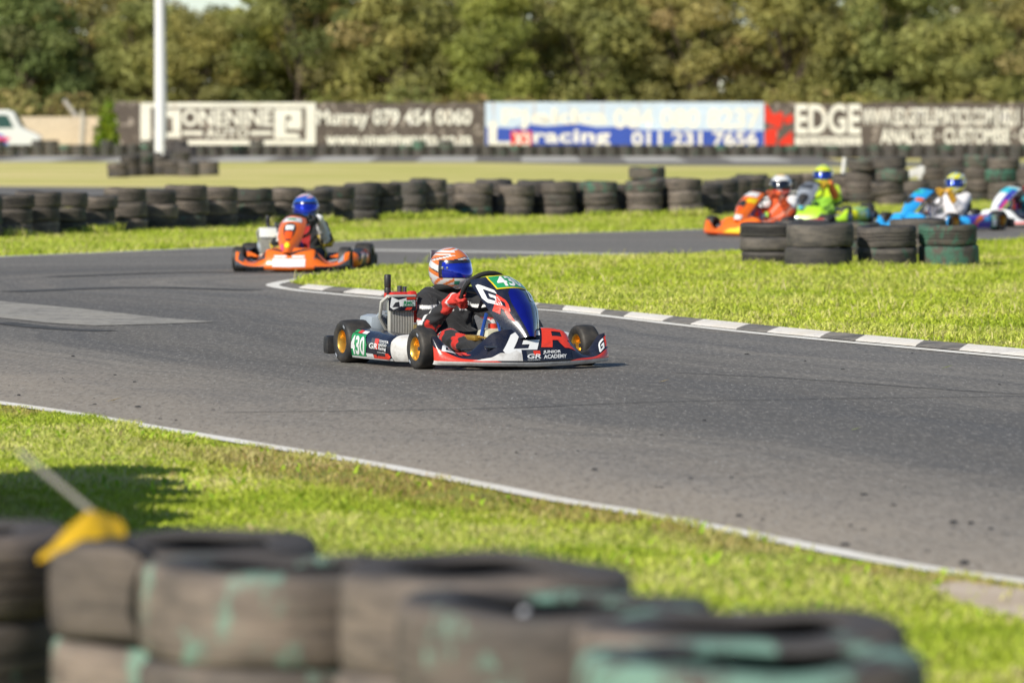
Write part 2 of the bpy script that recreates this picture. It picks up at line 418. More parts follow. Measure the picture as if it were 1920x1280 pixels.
# worn white paint -----------------------------------------------------
def worn_paint(name, c, wear=0.5, under=(0.12, 0.118, 0.115), sc=(2.5, 14)):
    t = NT(name); co = t.coord()
    a = t.noise(co, sc[0], 5, 0.7); b = t.noise(co, sc[1], 4, 0.75); g = t.noise(co, 60, 3, 0.7)
    f = t.math('ADD', t.math('MULTIPLY', a, 0.5), t.math('MULTIPLY', b, 0.5))
    f = t.ramp(f, (wear-0.10, 1.0), (wear+0.06, 0.0))
    cc = t.mix(t.ramp(a, (0.35, 0), (0.7, 1)), c, tuple(x*y for x, y in zip(c, (0.80, 0.76, 0.68))))
    cc = t.mix(f, cc, under); cc = t.mix(t.ramp(g, (0.3, 0.4), (0.5, 0)), cc, tuple(x*0.45 for x in c))
    t.set(color=cc, rough=0.8, spec=0.3); t.bump(g, 0.4, 0.006)
    return t.m
M_LINE = worn_paint('white_line_paint', (0.90, 0.87, 0.81), 0.36, (0.2, 0.18, 0.16))
M_LINE_OLD = worn_paint('old_line_paint', (0.56, 0.54, 0.50), 0.45, (0.24, 0.23, 0.21))
M_WEDGE = worn_paint('faded_paint', (0.43, 0.41, 0.375), 0.515, (0.21, 0.195, 0.17), (1.6, 9))
M_CONC = worn_paint('concrete', (0.62, 0.51, 0.40), 0.34, (0.42, 0.33, 0.24))
def line_strip(name, line, wd, z, mat, per=8):
    a, b = strip_pts(smooth_line(line, per), wd); n = len(a)
    me = bpy.data.meshes.new(name); me.from_pydata([(p.x, p.y, z) for p in a]+[(p.x, p.y, z) for p in b], [], [(i, n+i, n+i+1, i+1) for i in range(n-1)])
    bm = bmesh.new(); bm.from_mesh(me)
    if bm.faces[:] and (bm.faces.ensure_lookup_table() or bm.faces[0].normal.z < 0): bmesh.ops.reverse_faces(bm, faces=bm.faces[:])
    bm.to_mesh(me); bm.free()
    me.materials.append(mat); return tag(link(name, me), kind='structure')
line_strip('edge_line', NEAR_W, 0.115, 0.008, M_LINE)
line_strip('far_edge_line', [p+Vector((0.05, -0.1)) for p in FAR_W], 0.30, 0.0085, M_LINE_OLD)
sheet('faded_road_marking', GL([(-200, 553), (0, 566), (150, 580), (300, 597), (405, 605), (300, 609), (180, 612), (90, 607), (0, 597), (-200, 583)]), 0.0082, M_WEDGE)
sheet('old_road_strip', GL([(640, 466), (690, 468), (900, 471), (1200, 476), (1330, 479), (1330, 483), (1200, 480.5), (900, 475.5), (690, 472), (640, 470)]), 0.0084, M_LINE_OLD)
sheet('concrete_apron', GL([(1720, 1097), (1800, 1090), (1930, 1108), (2100, 1135), (2100, 1200), (1960, 1180), (1880, 1158), (1800, 1140), (1760, 1118)]), 0.0055, M_CONC)
# infield ---------------------------------------------------------------
INF = [(545, 530), (600, 520), (640, 514), (700, 506), (800, 497), (900, 491), (1100, 484), (1400, 476), (1600, 468), (1830, 455), (1920, 451), (3300, 440),
       (3300, 800), (2700, 739), (2100, 678), (1920, 660.5), (1655, 636.5), (1400, 612), (1100, 581.5), (1000, 572), (800, 557), (720, 550), (640, 543), (575, 538)]
INF_W = GL(INF)
sheet('infield', INF_W, 0.012, M_SOIL)
LINE2 = [(660, 513), (620, 517), (580, 522), (540, 528), (512, 534.5), (522, 540), (560, 546), (620, 552), (700, 559.5), (800, 568), (1000, 581), (1100, 590), (1313, 615), (1527, 637), (1720, 655), (1920, 674), (2250, 707), (2700, 755)]
line_strip('infield_line', GL(LINE2), 0.13, 0.0088, M_LINE)
# kerb: raised slab, alternating worn white and grey blocks
KO = smooth_line(GL([(560, 542), (640, 550), (720, 557), (800, 564.5), (1000, 578.5), (1100, 588), (1313, 612.5), (1527, 634), (1720, 652), (1920, 670.5), (2250, 703), (2700, 750)]), 12)
KI = smooth_line(GL([(580, 539), (655, 545.5), (730, 552), (805, 559), (1000, 573.5), (1100, 583), (1310, 604), (1527, 626), (1720, 644), (1920, 662), (2250, 694), (2700, 740)]), 12)
M_KW = worn_paint('kerb_white_paint', (0.90, 0.85, 0.785), 0.41, (0.32, 0.29, 0.26), (2.0, 11))
M_KD = worn_paint('kerb_grey_paint', (0.16, 0.152, 0.145), 0.49, (0.30, 0.265, 0.22), (2.0, 11))
b = MB(); acc = 0.0; white = True; segL = [0.98, 0.62]; prevp = None
def resample(L, n):
    d = [0.0]
    for i in range(1, len(L)): d.append(d[-1]+(L[i]-L[i-1]).length)
    out = []; j = 0
    for k in range(n+1):
        s_ = d[-1]*k/n
        while j < len(L)-2 and d[j+1] < s_: j += 1
        f = (s_-d[j])/max(d[j+1]-d[j], 1e-9); out.append(L[j].lerp(L[j+1], min(1, f)))
    return out
KO, KI = resample(KO, 340), resample(KI, 340)
cum = 0.25
for i in range(340):
    o0, o1, i0, i1 = KO[i], KO[i+1], KI[i], KI[i+1]; cum += (o1-o0).length
    ph = cum % 1.60; b.cur = 0 if ph < 0.98 else 1
    def row(o, i_): return [Vector((o.x, o.y, 0.010)), Vector((*o.lerp(i_, 0.06), 0.017)), Vector((*o.lerp(i_, 0.45), 0.027)), Vector((*o.lerp(i_, 0.88), 0.034)), Vector((i_.x, i_.y, 0.010))]
    A, B = row(o0, i0), row(o1, i1)
    b.add(A+B, [(k, k+1, 5+k+1, 5+k) for k in range(4)])
tag(b.build('kerb', [M_KW, M_KD], None, True, 30), kind='structure')
b = MB(); y0, y1 = G(960, 304).y, G(960, 298.5).y; x = -34.0; i = 0
while x < 12:
    wd = 2.4 if i % 2 == 0 else 1.9; b.cur = 2 if i % 2 == 0 else 1
    b.add([(x, y0, 0.010), (x+wd, y0, 0.010), (x+wd, y1, 0.12), (x, y1, 0.12), (x, y1+.1, 0), (x+wd, y1+.1, 0)], [(0, 1, 2, 3), (3, 2, 5, 4)]); x += wd; i += 1
tag(b.build('distant_kerb', [M_KW, M_KD, M_LINE_OLD], None, False), kind='structure')
# skid marks: narrow rubber streaks laid by tyres
M_SKID = worn_paint('skid_rubber', (0.062, 0.061, 0.061), 0.50, (0.11, 0.107, 0.102), (3.0, 20))
b = MB()
for pts, wd in [([(420, 775), (900, 768), (1280, 754), (1920, 744)], .022), ([(1270, 700), (1500, 712), (1720, 728), (1920, 741)], .022), ([(100, 520), (330, 512), (500, 511)], .30),
                ([(20, 548), (250, 540), (480, 545)], .32), ([(0, 606), (90, 616), (200, 622)], .22)]:
    a, c2 = strip_pts(smooth_line(GL(pts), 10), wd); n = len(a)
    b.add([(p.x, p.y, 0.0078) for p in a]+[(p.x, p.y, 0.0078) for p in c2], [(i, n+i, n+i+1, i+1) for i in range(n-1)])
tag(b.build('skid_marks', M_SKID, None, False), kind='structure')
# rubber marbles and grit thrown on the track
M_RUB = paint('rubber_crumbs', (0.022, 0.022, 0.023), 0.85)
b = MB(); rr = random.Random(3)
def crumb(px, py, L):
    p = G(px, py, 0.008); a = rr.uniform(-0.4, 0.4); h = L*rr.uniform(.25, .5)
    vs = []; n = 7
    for k in range(n):
        an = 2*PI*k/n; x_, y_ = math.cos(an)*L*rr.uniform(.35, .6), math.sin(an)*h*rr.uniform(.5, 1.2)
        vs.append((p.x+x_*math.cos(a)-y_*math.sin(a), p.y+x_*math.sin(a)+y_*math.cos(a), p.z))
    tp = [(v[0]*.5+p.x*.5, v[1]*.5+p.y*.5, p.z+h*.55) for v in vs]
    vs = [(p.x+(v[0]-p.x)*.6, p.y+(v[1]-p.y)*.6, v[2]) for v in vs]; tp = [(p.x+(v[0]-p.x)*.6, p.y+(v[1]-p.y)*.6, p.z+h*.3) for v in tp]; b.add(vs+tp, [tuple(range(n, 2*n))]+[(i, (i+1) % n, n+(i+1) % n, n+i) for i in range(n)])
for px, py, L in [(259, 763, .07), (137, 668, .05), (216, 703, .04), (252, 716, .04), (133, 711, .035), (35, 741, .05), (178, 758, .05), (300, 785, .045), (330, 788, .035), (400, 768, .04), (968, 848, .04), (1004, 851, .03), (1083, 845, .03), (1115, 880, .06), (1295, 897, .05), (1372, 894, .04), (1385, 967, .07), (1416, 966, .03), (1430, 974, .035), (1620, 927, .08),
                  (1675, 947, .05), (1697, 913, .03), (1618, 992, .045), (1594, 985, .04), (1585, 1021, .07), (1788, 979, .06), (1820, 981, .06), (1858, 991, .05), (1808, 1055, .08), (1740, 1034, .04), (1320, 788, .05), (1240, 815, .05), (1580, 692, .05), (1510, 677, .04), (1400, 664, .07), (1874, 721, .04), (1880, 704, .035), (1710, 662, .04), (1230, 912, .035), (1240, 913, .04), (1300, 916, .03), (1470, 924, .03)]:
    crumb(px, py, L)
for _ in range(300):
    f = rr.random(); px = rr.uniform(-40, 1960); ny = np.interp(px, [p[0] for p in NEAR], [p[1] for p in NEAR])
    py = ny-12-(rr.random()**1.6)*190
    if py > 690: crumb(px, py, rr.uniform(.010, .022))
tag(b.build('rubber_debris', M_RUB, None, False), kind='stuff')
# dropped leaves and straw
M_LEAF0 = paint('dropped_leaf', (0.30, 0.36, 0.05), 0.6); M_STRAW0 = paint('dry_straw', (0.62, 0.46, 0.22), 0.7)
def leaf(px, py, L, mat, name, label):
    p = G(px, py, 0.008); b = MB(); b.add([(p.x-L/2, p.y, p.z), (p.x, p.y-L*.2, p.z+L*.12), (p.x+L/2, p.y+.02, p.z+L*.25), (p.x, p.y+L*.2, p.z+L*.06)], [(0, 1, 2, 3)])
    tag(b.build(name, mat, None, False), label, name.replace('_', ' '))
leaf(1604, 806, .06, M_LEAF0, 'leaf', 'small green leaf lying alone on the bare asphalt right of the leading kart')
leaf(1776, 690, .08, M_LEAF0, 'grass_tuft', 'torn green grass tuft lying on the asphalt in front of the striped kerb')
leaf(1245, 716, .07, M_STRAW0, 'straw', 'pale straw stalk lying on the asphalt right of the leading kart')
leaf(214, 752, .09, M_STRAW0, 'straw', 'pale straw stalk lying on the asphalt by the left end of the edge line')

# ================================================================== grass blades
def inpoly(P, poly):
    x, y = P[:, 0], P[:, 1]; n = len(poly); r = np.zeros(len(P), bool); j = n-1
    for i in range(n):
        xi, yi = poly[i]; xj, yj = poly[j]
        c = ((yi > y) != (yj > y)) & (x < (xj-xi)*(y-yi)/(yj-yi+1e-12)+xi); r ^= c; j = i
    return r
def vnoise(P, s, seed):
    r = np.random.default_rng(seed); v = np.zeros(len(P))
    for o in range(7):
        a = r.uniform(0, 2*PI); f = s*(0.6+0.35*o); v += np.sin(P[:, 0]*math.cos(a)*f+P[:, 1]*math.sin(a)*f+r.uniform(0, 6.3))/7**.5
    return v
M_BLADE = attr_mat('grass_blade', 0.55, 0.0, 0.0, 30, trans=0.30, spec=0.25)
def grass(name, poly, n, h, wd, seed, cols, dens=None, margin=1.2, two=True, flat=0.55, ylim=(0, 999), tint=None):
    r = np.random.default_rng(seed); pl = np.array([(p[0], p[1]) for p in poly]); lo, hi = pl.min(0), pl.max(0)
    lo[1] = max(lo[1], ylim[0]); hi[1] = min(hi[1], ylim[1]); out = []
    tot = 0
    while tot < n:
        P = r.uniform(lo, hi, (200000, 2)); k = np.abs(P[:, 0]) < P[:, 1]*0.1+margin
        P = P[k]; P = P[inpoly(P, pl)]
        if dens is not None: P = P[r.random(len(P)) < dens(P)]
        if len(P) == 0: break
        out.append(P); tot += len(P)
    P = np.concatenate(out)[:n]; n = len(P)
    a = r.uniform(0, 2*PI, n); hh = h*(0.35+0.75*r.random(n)**1.2)*(1+0.30*vnoise(P, 2.2, seed+1)).clip(.35, 1.9); w_ = wd*(0.6+0.8*r.random(n))
    ld = r.uniform(0, 2*PI, n); ln = hh*flat*(0.4+1.2*r.random(n))
    bx, by = np.cos(a)*w_/2, np.sin(a)*w_/2; tx, ty = np.cos(ld)*ln, np.sin(ld)*ln; z0 = 0.0
    Z = np.zeros(n)
    g = vnoise(P, 0.9, seed+2)*0.5+vnoise(P, 3.7, seed+3)*0.6+r.normal(0, 0.8, n)
    ci = np.digitize(g, [-1.1, -0.25, 0.55, 1.3]); C = np.array(cols)[ci]*(0.8+0.4*r.random((n, 1)))
    if tint is not None: C = tint(P, C, r)
    if two:
        V = np.stack([np.stack([P[:, 0]-bx, P[:, 1]-by, Z], 1), np.stack([P[:, 0]+bx, P[:, 1]+by, Z], 1),
                      np.stack([P[:, 0]+bx*.8+tx*.35, P[:, 1]+by*.8+ty*.35, hh*.62], 1), np.stack([P[:, 0]-bx*.8+tx*.35, P[:, 1]-by*.8+ty*.35, hh*.62], 1),
                      np.stack([P[:, 0]+tx, P[:, 1]+ty, hh*(.95-.25*r.random(n))], 1)], 1).reshape(-1, 3)
        k = np.arange(n)[:, None]*5; me = np_mesh(name, V, k+np.array([[0, 1, 2, 3]]), k+np.array([[3, 2, 4]]), np.repeat(C, 5, 0))
    else:
        V = np.stack([np.stack([P[:, 0]-bx, P[:, 1]-by, Z], 1), np.stack([P[:, 0]+bx, P[:, 1]+by, Z], 1), np.stack([P[:, 0]+tx, P[:, 1]+ty, hh], 1)], 1).reshape(-1, 3)
        k = np.arange(n)[:, None]*3; me = np_mesh(name, V, None, k+np.array([[0, 1, 2]]), np.repeat(C, 3, 0))
    me.materials.append(M_BLADE); return tag(link(name, me), kind='stuff')
GC = [(0.36, 0.48, 0.025), (0.50, 0.63, 0.04), (0.62, 0.74, 0.06), (0.76, 0.79, 0.15), (0.88, 0.78, 0.36)]
nl = np.array([[p.x, p.y] for p in near_s])
def dline(P):
    d = np.full(len(P), 1e9)
    for i in range(0, len(nl)-1):
        a, c2 = nl[i], nl[i+1]; e = c2-a; L = float(e@e)+1e-9; t_ = np.clip(((P-a)@e)/L, 0, 1); d = np.minimum(d, np.linalg.norm(P-(a+t_[:, None]*e), axis=1))
    return d
def brown(P):
    d = dline(P); s = (P[:, 1]-22.3)/2.0
    return np.clip(np.exp(-((d-0.36)/0.30)**2)*np.exp(-s*s)*1.6+0.85*np.exp(-((d-.22)/.18)**2)*(vnoise(P, 2.5, 5) > -.1), 0, 1)
apron = np.array([[p.x, p.y] for p in GL([(1735, 1105), (1800, 1094), (1930, 1111), (2100, 1138), (2100, 1195), (1960, 1175), (1880, 1153), (1800, 1135), (1770, 1118)])])
def dens_near(P):
    d = np.where(dline(P) < 0.06-0.05*(vnoise(P, 4.0, 77) > .55), 0.0, 1.0)*(1-0.93*brown(P)*(0.75+.25*vnoise(P, 9, 8)).clip(0, 1)); d = np.where(inpoly(P, apron), 0.02, d)
    return d*(0.72+0.28*vnoise(P, 5.0, 4)).clip(.25, 1)
def tint_near(P, C, r):
    f = (brown(P)*(0.4+.6*r.random(len(P))))[:, None]; dry = np.array([0.46, 0.27, 0.13]); C = C*(1-f)+dry*f
    s = (((vnoise(P, 1.4, 21) > 0.3)*0.45+.12)*r.random(len(P)))[:, None]; return C*(1-s)+np.array([.84, .74, .36])*s
verge = [p for p in near_s]+[Vector((3, 8)), Vector((-4, 8)), Vector((-9, 30))]
grass('verge_grass', verge, 300000, 0.034, 0.0062, 11, GC, dens_near, margin=1.2, ylim=(10.5, 31), tint=tint_near, flat=0.9)
grass('verge_weeds', verge, 4200, 0.045, 0.016, 12, [(0.28, 0.48, 0.02), (0.38, 0.58, 0.03), (0.50, 0.68, 0.05), (0.66, 0.62, 0.18), (0.76, 0.62, 0.28)], dens_near, margin=0.9, ylim=(10.5, 31), flat=1.1)
kerb_in = np.array([[p.x, p.y] for p in KI])
def dens_inf(P): return (0.75+0.25*vnoise(P, 3.0, 14)).clip(.3, 1)
GI = [(0.40, 0.52, 0.03), (0.53, 0.65, 0.045), (0.64, 0.73, 0.06), (0.75, 0.78, 0.13), (0.86, 0.77, 0.30)]
def tint_inf(P, C, r):
    s = (((vnoise(P, .8, 31) > 0.3)*0.40+.10)*r.random(len(P)))[:, None]; return C*(1-s)+np.array([.86, .80, .30])*s
grass('infield_grass', INF_W, 285000, 0.062, 0.012, 15, GI, dens_inf, margin=2.6, flat=0.7, tint=tint_inf)
grass('infield_weeds', INF_W, 6500, 0.12, 0.010, 16, [(0.36, 0.46, 0.05), (0.48, 0.56, 0.07), (0.60, 0.60, 0.14), (0.72, 0.64, 0.25), (0.78, 0.66, 0.32)], dens_inf, margin=1.0, flat=0.5)
BACKP = [p+Vector((0.05, 0.05)) for p in FAR_W]
back_strip = BACKP[:11]+GL([(1920, 380), (1640, 384), (1480, 390), (1330, 402), (1100, 406), (800, 409), (620, 420), (300, 433), (0, 444), (-300, 458)])
grass('back_grass', back_strip, 100000, 0.075, 0.022, 18, [(0.38, 0.50, 0.03), (0.48, 0.60, 0.045), (0.58, 0.68, 0.06), (0.66, 0.68, 0.13), (0.78, 0.68, 0.28)], None, margin=1.0, two=False, flat=0.7, tint=tint_inf)

TALL = [(0.40, 0.50, 0.05), (0.52, 0.62, 0.07), (0.64, 0.70, 0.10), (0.74, 0.72, 0.20), (0.84, 0.74, 0.36)]
grass('tall_grass', GL([(1392, 500), (1500, 508), (1600, 508), (1845, 506), (1850, 500), (1700, 502.5), (1600, 503.5), (1500, 503.5), (1400, 497)]), 2200, 0.09, 0.011, 23, TALL, None, margin=2, flat=.45)
grass('barrier_weeds', GL([(-60, 453), (100, 446), (220, 440), (380, 434), (540, 429), (640, 424), (742, 418.5), (835, 414), (1000, 411.5), (1330, 409.5), (1330, 408), (1000, 410), (835, 412), (640, 421.5), (380, 431.5), (220, 437.5), (100, 443), (-60, 450)]), 6000, 0.17, 0.02, 24, TALL, lambda P: (vnoise(P, 1.2, 41) > .1)*1.0, margin=2, flat=.5)
# ================================================================== tyres
def tyre_mat(name, base, dust, green, gamt):
    t = NT(name); co = t.coord(); oi = t.n('ObjectInfo'); rnd = oi.outputs['Random']
    off = t.n('CombineXYZ'); t.l(t.math('MULTIPLY', rnd, 57.0), off.inputs[0]); t.l(t.math('MULTIPLY', rnd, 31.0), off.inputs[1]); t.l(t.math('MULTIPLY', rnd, 91.0), off.inputs[2])
    p = t.vmath('ADD', co, off.outputs[0])
    a = t.noise(t.mapping(p, (1, 1, 2.2)), 4.5, 5, 0.65); bb = t.noise(p, 26, 4, 0.7); s = t.noise(t.mapping(p, (1, 1, 12)), 5, 3, 0.6)
    sx = t.n('SeparateXYZ'); t.l(co, sx.inputs[0])
    rad = t.vmath('LENGTH', t.vmath('MULTIPLY', co, (1, 1, 0)))
    tread = t.ramp(rad, (0.285, 0.0), (0.31, 1.0))
    c = t.mix(t.ramp(bb, (0.3, 0), (0.7, 1)), base, tuple(x*1.5 for x in base))
    f = t.math('MULTIPLY', t.ramp(a, (0.30, 0.25), (0.62, 1.0)), t.math('MULTIPLY_ADD', tread, 0.90, 0.10))
    f = t.math('MULTIPLY', f, t.math('MULTIPLY_ADD', rnd, 0.7, 0.45))
    c = t.mix(f, c, t.mix(bb, dust, tuple(x*0.7 for x in dust)))
    c = t.mix(t.math('MULTIPLY', t.ramp(s, (0.35, 0.45), (0.5, 0)), tread), c, tuple(x*.6 for x in base))
    ga = t.noise(t.mapping(p, (1, 1, 0.7), (0, 0, 0), (5, 3, 8)), 7.0, 5, 0.72)
    rf = t.math('FRACT', t.math('MULTIPLY', rnd, 13.37))
    thr = t.math('MULTIPLY_ADD', t.math('POWER', rf, 3.0), -0.16, 0.70-gamt)
    gf = t.n('MapRange'); t.l(ga, gf.inputs[0]); t.l(thr, gf.inputs[1]); t.l(t.math('ADD', thr, 0.07), gf.inputs[2])
    c = t.mix(t.math('MULTIPLY', gf.outputs[0], 0.72), c, t.mix(bb, green, tuple(x*0.6 for x in green)))
    t.set(color=c, rough=t.math('MULTIPLY_ADD', bb, 0.2, 0.66), spec=0.35); t.bump(t.math('ADD', bb, t.math('MULTIPLY', s, 0.6)), 0.5, 0.006)
    return t.m
M_TY = tyre_mat('worn_tyre_rubber', (0.026, 0.025, 0.024), (0.29, 0.235, 0.19), (0.085, 0.21, 0.145), 0.01)
M_TYN = tyre_mat('dusty_tyre_rubber', (0.040, 0.037, 0.036), (0.33, 0.258, 0.208), (0.24, 0.44, 0.34), 0.060)
M_TYG = tyre_mat('green_painted_tyre_rubber', (0.026, 0.028, 0.027), (0.20, 0.165, 0.13), (0.07, 0.23, 0.15), 0.10)
M_TYD = tyre_mat('dark_tyre_rubber', (0.020, 0.021, 0.023), (0.20, 0.17, 0.145), (0.05, 0.15, 0.10), 0.0)
def tyre_mesh(name, Rr=0.31, W=0.205, grooves=3, seg=56, seed=0):
    h = W/2; r = random.Random(seed); o = [(Rr*.62, -h*.84), (Rr*.645, -h*.96), (Rr*.74, -h*1.0), (Rr*.86, -h*1.0), (Rr*.935, -h*.975), (Rr*.972, -h*.90), (Rr*.992, -h*.77)]
    if grooves:
        g = [(-1+2*(i+1)/(grooves+1))*.62*h for i in range(grooves)]
        for x in g: o += [(Rr, x-.009), (Rr-.010, x-.006), (Rr-.010, x+.006), (Rr, x+.009)]
    else: o += [(Rr*1.0, -h*.4), (Rr*1.003, 0), (Rr, h*.4)]
    o += [(Rr*.992, h*.77), (Rr*.972, h*.90), (Rr*.935, h*.975), (Rr*.86, h*1.0), (Rr*.74, h*1.0), (Rr*.645, h*.96), (Rr*.62, h*.84)]
    o += [(Rr*.66, h*.68), (Rr*.86, h*.62), (Rr*.93, 0), (Rr*.86, -h*.62), (Rr*.66, -h*.68)]
    b = MB(); b.lathe(o, seg, 'z', closed=True)
    ph = [r.uniform(0, 6.3) for _ in range(4)]
    for v in b.v:
        a = math.atan2(v.y, v.x); k = 1+.010*math.sin(2*a+ph[0])+.006*math.sin(3*a+ph[1]); v.x *= k; v.y *= k; v.z += .006*math.sin(2*a+ph[2])+.003*math.sin(5*a+ph[3])
    return b.mesh(name, M_TY, True, 50)
TYM = [tyre_mesh('tyre', .31, .205, 3, 56, 1), tyre_mesh('tyre', .31, .205, 0, 56, 2), tyre_mesh('tyre', .31, .205, 4, 56, 3), tyre_mesh('tyre', .31, .205, 2, 56, 4)]
def with_mat(me, m):
    c = me.copy(); c.materials[0] = m; return c
TYSETS = {m.name: [with_mat(x, m) for x in TYM] for m in (M_TY, M_TYN, M_TYG, M_TYD)}
tr_ = random.Random(11); N_TYRE = 0
ORD = 'first second third fourth fifth sixth seventh eighth ninth tenth eleventh twelfth thirteenth fourteenth fifteenth sixteenth seventeenth eighteenth nineteenth twentieth'.split()
def ordi(i):
    tens = {2: 'twenty', 3: 'thirty', 4: 'forty', 5: 'fifty', 6: 'sixty', 7: 'seventy', 8: 'eighty'}
    if i < 20: return ORD[i]
    i += 1; q, s = divmod(i, 10)
    return (tens[q]+'-'+ORD[s-1]) if s else tens[q][:-1]+'ieth'
def stack(x, y, n, mat, where, group, D=.62, W=.205, jit=.025, tilt=0.0, labels=None, z0=0.0, rots=None):
    """a pile of single tyres; each tyre is a thing of its own"""
    z = z0; out = []
    for k in range(n):
        m = mat if not isinstance(mat, (list, tuple)) else mat[k % len(mat)]
        o = bpy.data.objects.new('tyre', TYSETS[m.name][tr_.randrange(4) if rots is None else rots[k % len(rots)]]); COL.objects.link(o)
        s = D/.62*(1+tr_.uniform(-.02, .02)); sw = W/.205*(1+tr_.uniform(-.07, .07)); hw = .205*sw/2
        o.scale = (s, s, sw); o.location = (x+tr_.uniform(-jit, jit), y+tr_.uniform(-jit, jit), z+hw)
        o.rotation_euler = (tr_.uniform(-tilt, tilt), tr_.uniform(-tilt, tilt), tr_.uniform(0, 6.28)); z += hw*2*.985
        lev = {1: ['single'], 2: ['bottom', 'top'], 3: ['bottom', 'middle', 'top'], 4: ['bottom', 'second', 'third', 'top'], 5: ['bottom', 'second', 'third', 'fourth', 'top'], 6: ['bottom', 'second', 'third', 'fourth', 'fifth', 'top']}[n][k]
        if labels: lb = labels[k]
        else: lb = '%s tyre, %s of %s' % ({M_TY.name: 'worn black', M_TYN.name: 'dusty brown', M_TYG.name: 'green painted', M_TYD.name: 'dark grey'}[m.name], lev, where)
        tag(o, lb, 'tyre', group); out.append(o)
    return out
# foreground barrier, stacks of three (pixel centre, distance, top height)
def fg(px, dist, top, mat, where, D=.62, n=3, rots=None):
    x = (px-960)/F_PX*dist; return stack(x, dist, n, mat, where, 'tyres of the blurred foreground barrier', D, top/n/.985, .012, .012, rots=rots)
fg(-128, 11.95, .590, M_TYN, 'the foreground stack cut off by the left photo edge')
fg(354, 11.65, .610, M_TYN, 'the foreground stack right behind the yellow flag', rots=[1, 1, 1])
fg(530, 11.02, .598, M_TYN, 'the foreground stack in front of the yellow flag stack', rots=[1, 1, 1])
fg(900, 10.52, .608, M_TYN, 'the third foreground stack from the right, its left side showing', rots=[1, 1, 1])
fg(1050, 10.0, .600, M_TYN, 'the foreground stack in the middle of the lower photo edge', rots=[1, 1, 1])
fg(1385, 9.46, .632, M_TYN, 'the rear foreground stack furthest to the right', rots=[1, 1, 1])
fg(1412, 8.86, .630, M_TYN, 'the nearest foreground stack at the lower right', rots=[1, 1, 1])
# tall stacks added out of view on the left to shade the verge
for i, (x, y) in enumerate([(-2.56, 21.65), (-2.52, 21.0), (-2.46, 20.36), (-2.42, 19.72), (-2.36, 19.08), (-2.32, 18.44)]):
    stack(x, y, 5, M_TYN, 'the %s added unseen stack shading the verge' % ORD[i], 'added unseen tyre stacks shading the verge')
# infield cluster
IGR = 'tyres stacked on the infield'
def at_px(px, py, D):
    p = G(px, py); k = 1+D/2/p.y; return p.x*k, p.y+D/2
for px, py, D, W, n, mat, wh in [(1447, 499, .68, .155, 3, M_TYD, 'the slim infield stack at the left end'), (1536, 506, .72, .25, 2, M_TYD, 'the wide infield stack second from left'),
                                 (1662, 504, .66, .225, 2, M_TYD, 'the open rimmed infield stack beside the green one'), (1777, 503, .645, .225, 2, M_TYG, 'the green spattered infield stack at the right end'),
                                 (1596, 486, .66, .215, 2, M_TYG, 'the rear infield stack between the two middle ones'), (1502, 482, .66, .205, 2, M_TYD, 'the rear infield stack behind the wide one'),
                                 (1722, 481, .68, .215, 2, M_TYD, 'the rear infield stack in front of the blue kart')]:
    x, y = at_px(px, py, D); stack(x, y, n, mat, wh, IGR, D, W, .012, .02)
# long barrier behind the track, receding to the right
BP = smooth_line([G(x, y).xy for x, y in [(-230, 462), (-60, 451), (20, 447), (100, 443), (220, 437.5), (380, 431), (540, 425.5), (640, 421), (742, 415.5), (835, 411.5), (1000, 409.5), (1170, 408.5), (1330, 407), (1370, 400), (1420, 392), (1500, 388.5), (1600, 386)]], 10)
def walk(L, step):
    out = [L[0]]; d = 0
    for i in range(1, len(L)):
        a, b2 = L[i-1], L[i]; s = (b2-a).length; pos = step-d
        while pos <= s: out.append(a.lerp(b2, pos/s)); pos += step
        d = (d+s) % step if s < step-d else s-(pos-step)
    return out
def pxof(q): return 960+q.x/q.y*F_PX
row = [q for q in walk(BP, .93) if -60 < pxof(q) < 650]; q0 = row[-1]; zz = 0
for q in walk(BP, .02):
    if pxof(q) > 660 and q.x-row[-1].x >= (.335 if zz else .345) and pxof(q) < 1990 and (q-row[-1]).length > .3:
        zz ^= 1; row.append(Vector((q.x, q.y+(.52 if zz else 0))))
for i, p in enumerate(row):
    k = 1+.31/p.y; D = tr_.choice([.60, .62, .62, .64]); W = tr_.choice([.185, .20, .205, .215])
    mats = [tr_.choice([M_TY, M_TY, M_TY, M_TY, M_TYG, M_TYD]) if tr_.random() < .75 else M_TYG for _ in range(3)]
    if i % 3: mats = [M_TY]*3
    px = 960+p.x/p.y*F_PX
    if 500 < px < 1340 and i % 2: mats = [M_TYD]*3
    stack(p.x*k, p.y*k+.02*(i % 2), 3, mats, 'the %s stack from the left in the long barrier' % ordi(i), 'tyres of the long barrier behind the track', D, W, .025, .025)
for i, (px, py) in enumerate([(1215, 402), (1410, 386)]):
    x, y = at_px(px, py, .62); stack(x, y, 4 if px != 1410 else 3, [M_TYG, M_TYD, M_TY][i % 3], 'the taller barrier stack %s' % ['with the green top', 'behind the right orange kart'][i], 'tyres of the long barrier behind the track')
# high pile behind the karts on the right
HP = [(1614, 387, 4), (1668, 388, 4), (1640, 379, 4), (1716, 384, 2), (1752, 379, 4), (1796, 380, 4), (1838, 381, 4), (1880, 382, 4), (1930, 380, 3)]
for i, (px, py, n) in enumerate(HP):
    x, y = at_px(px, py, .62); mats = [M_TY, M_TY, M_TYG] if i % 2 else [M_TYG, M_TY, M_TY, M_TYG, M_TYG]
    stack(x, y, n, mats, 'the %s stack from the left in the high pile' % ORD[i], 'tyres of the high pile behind the karts', .62, .230, .05, .04)
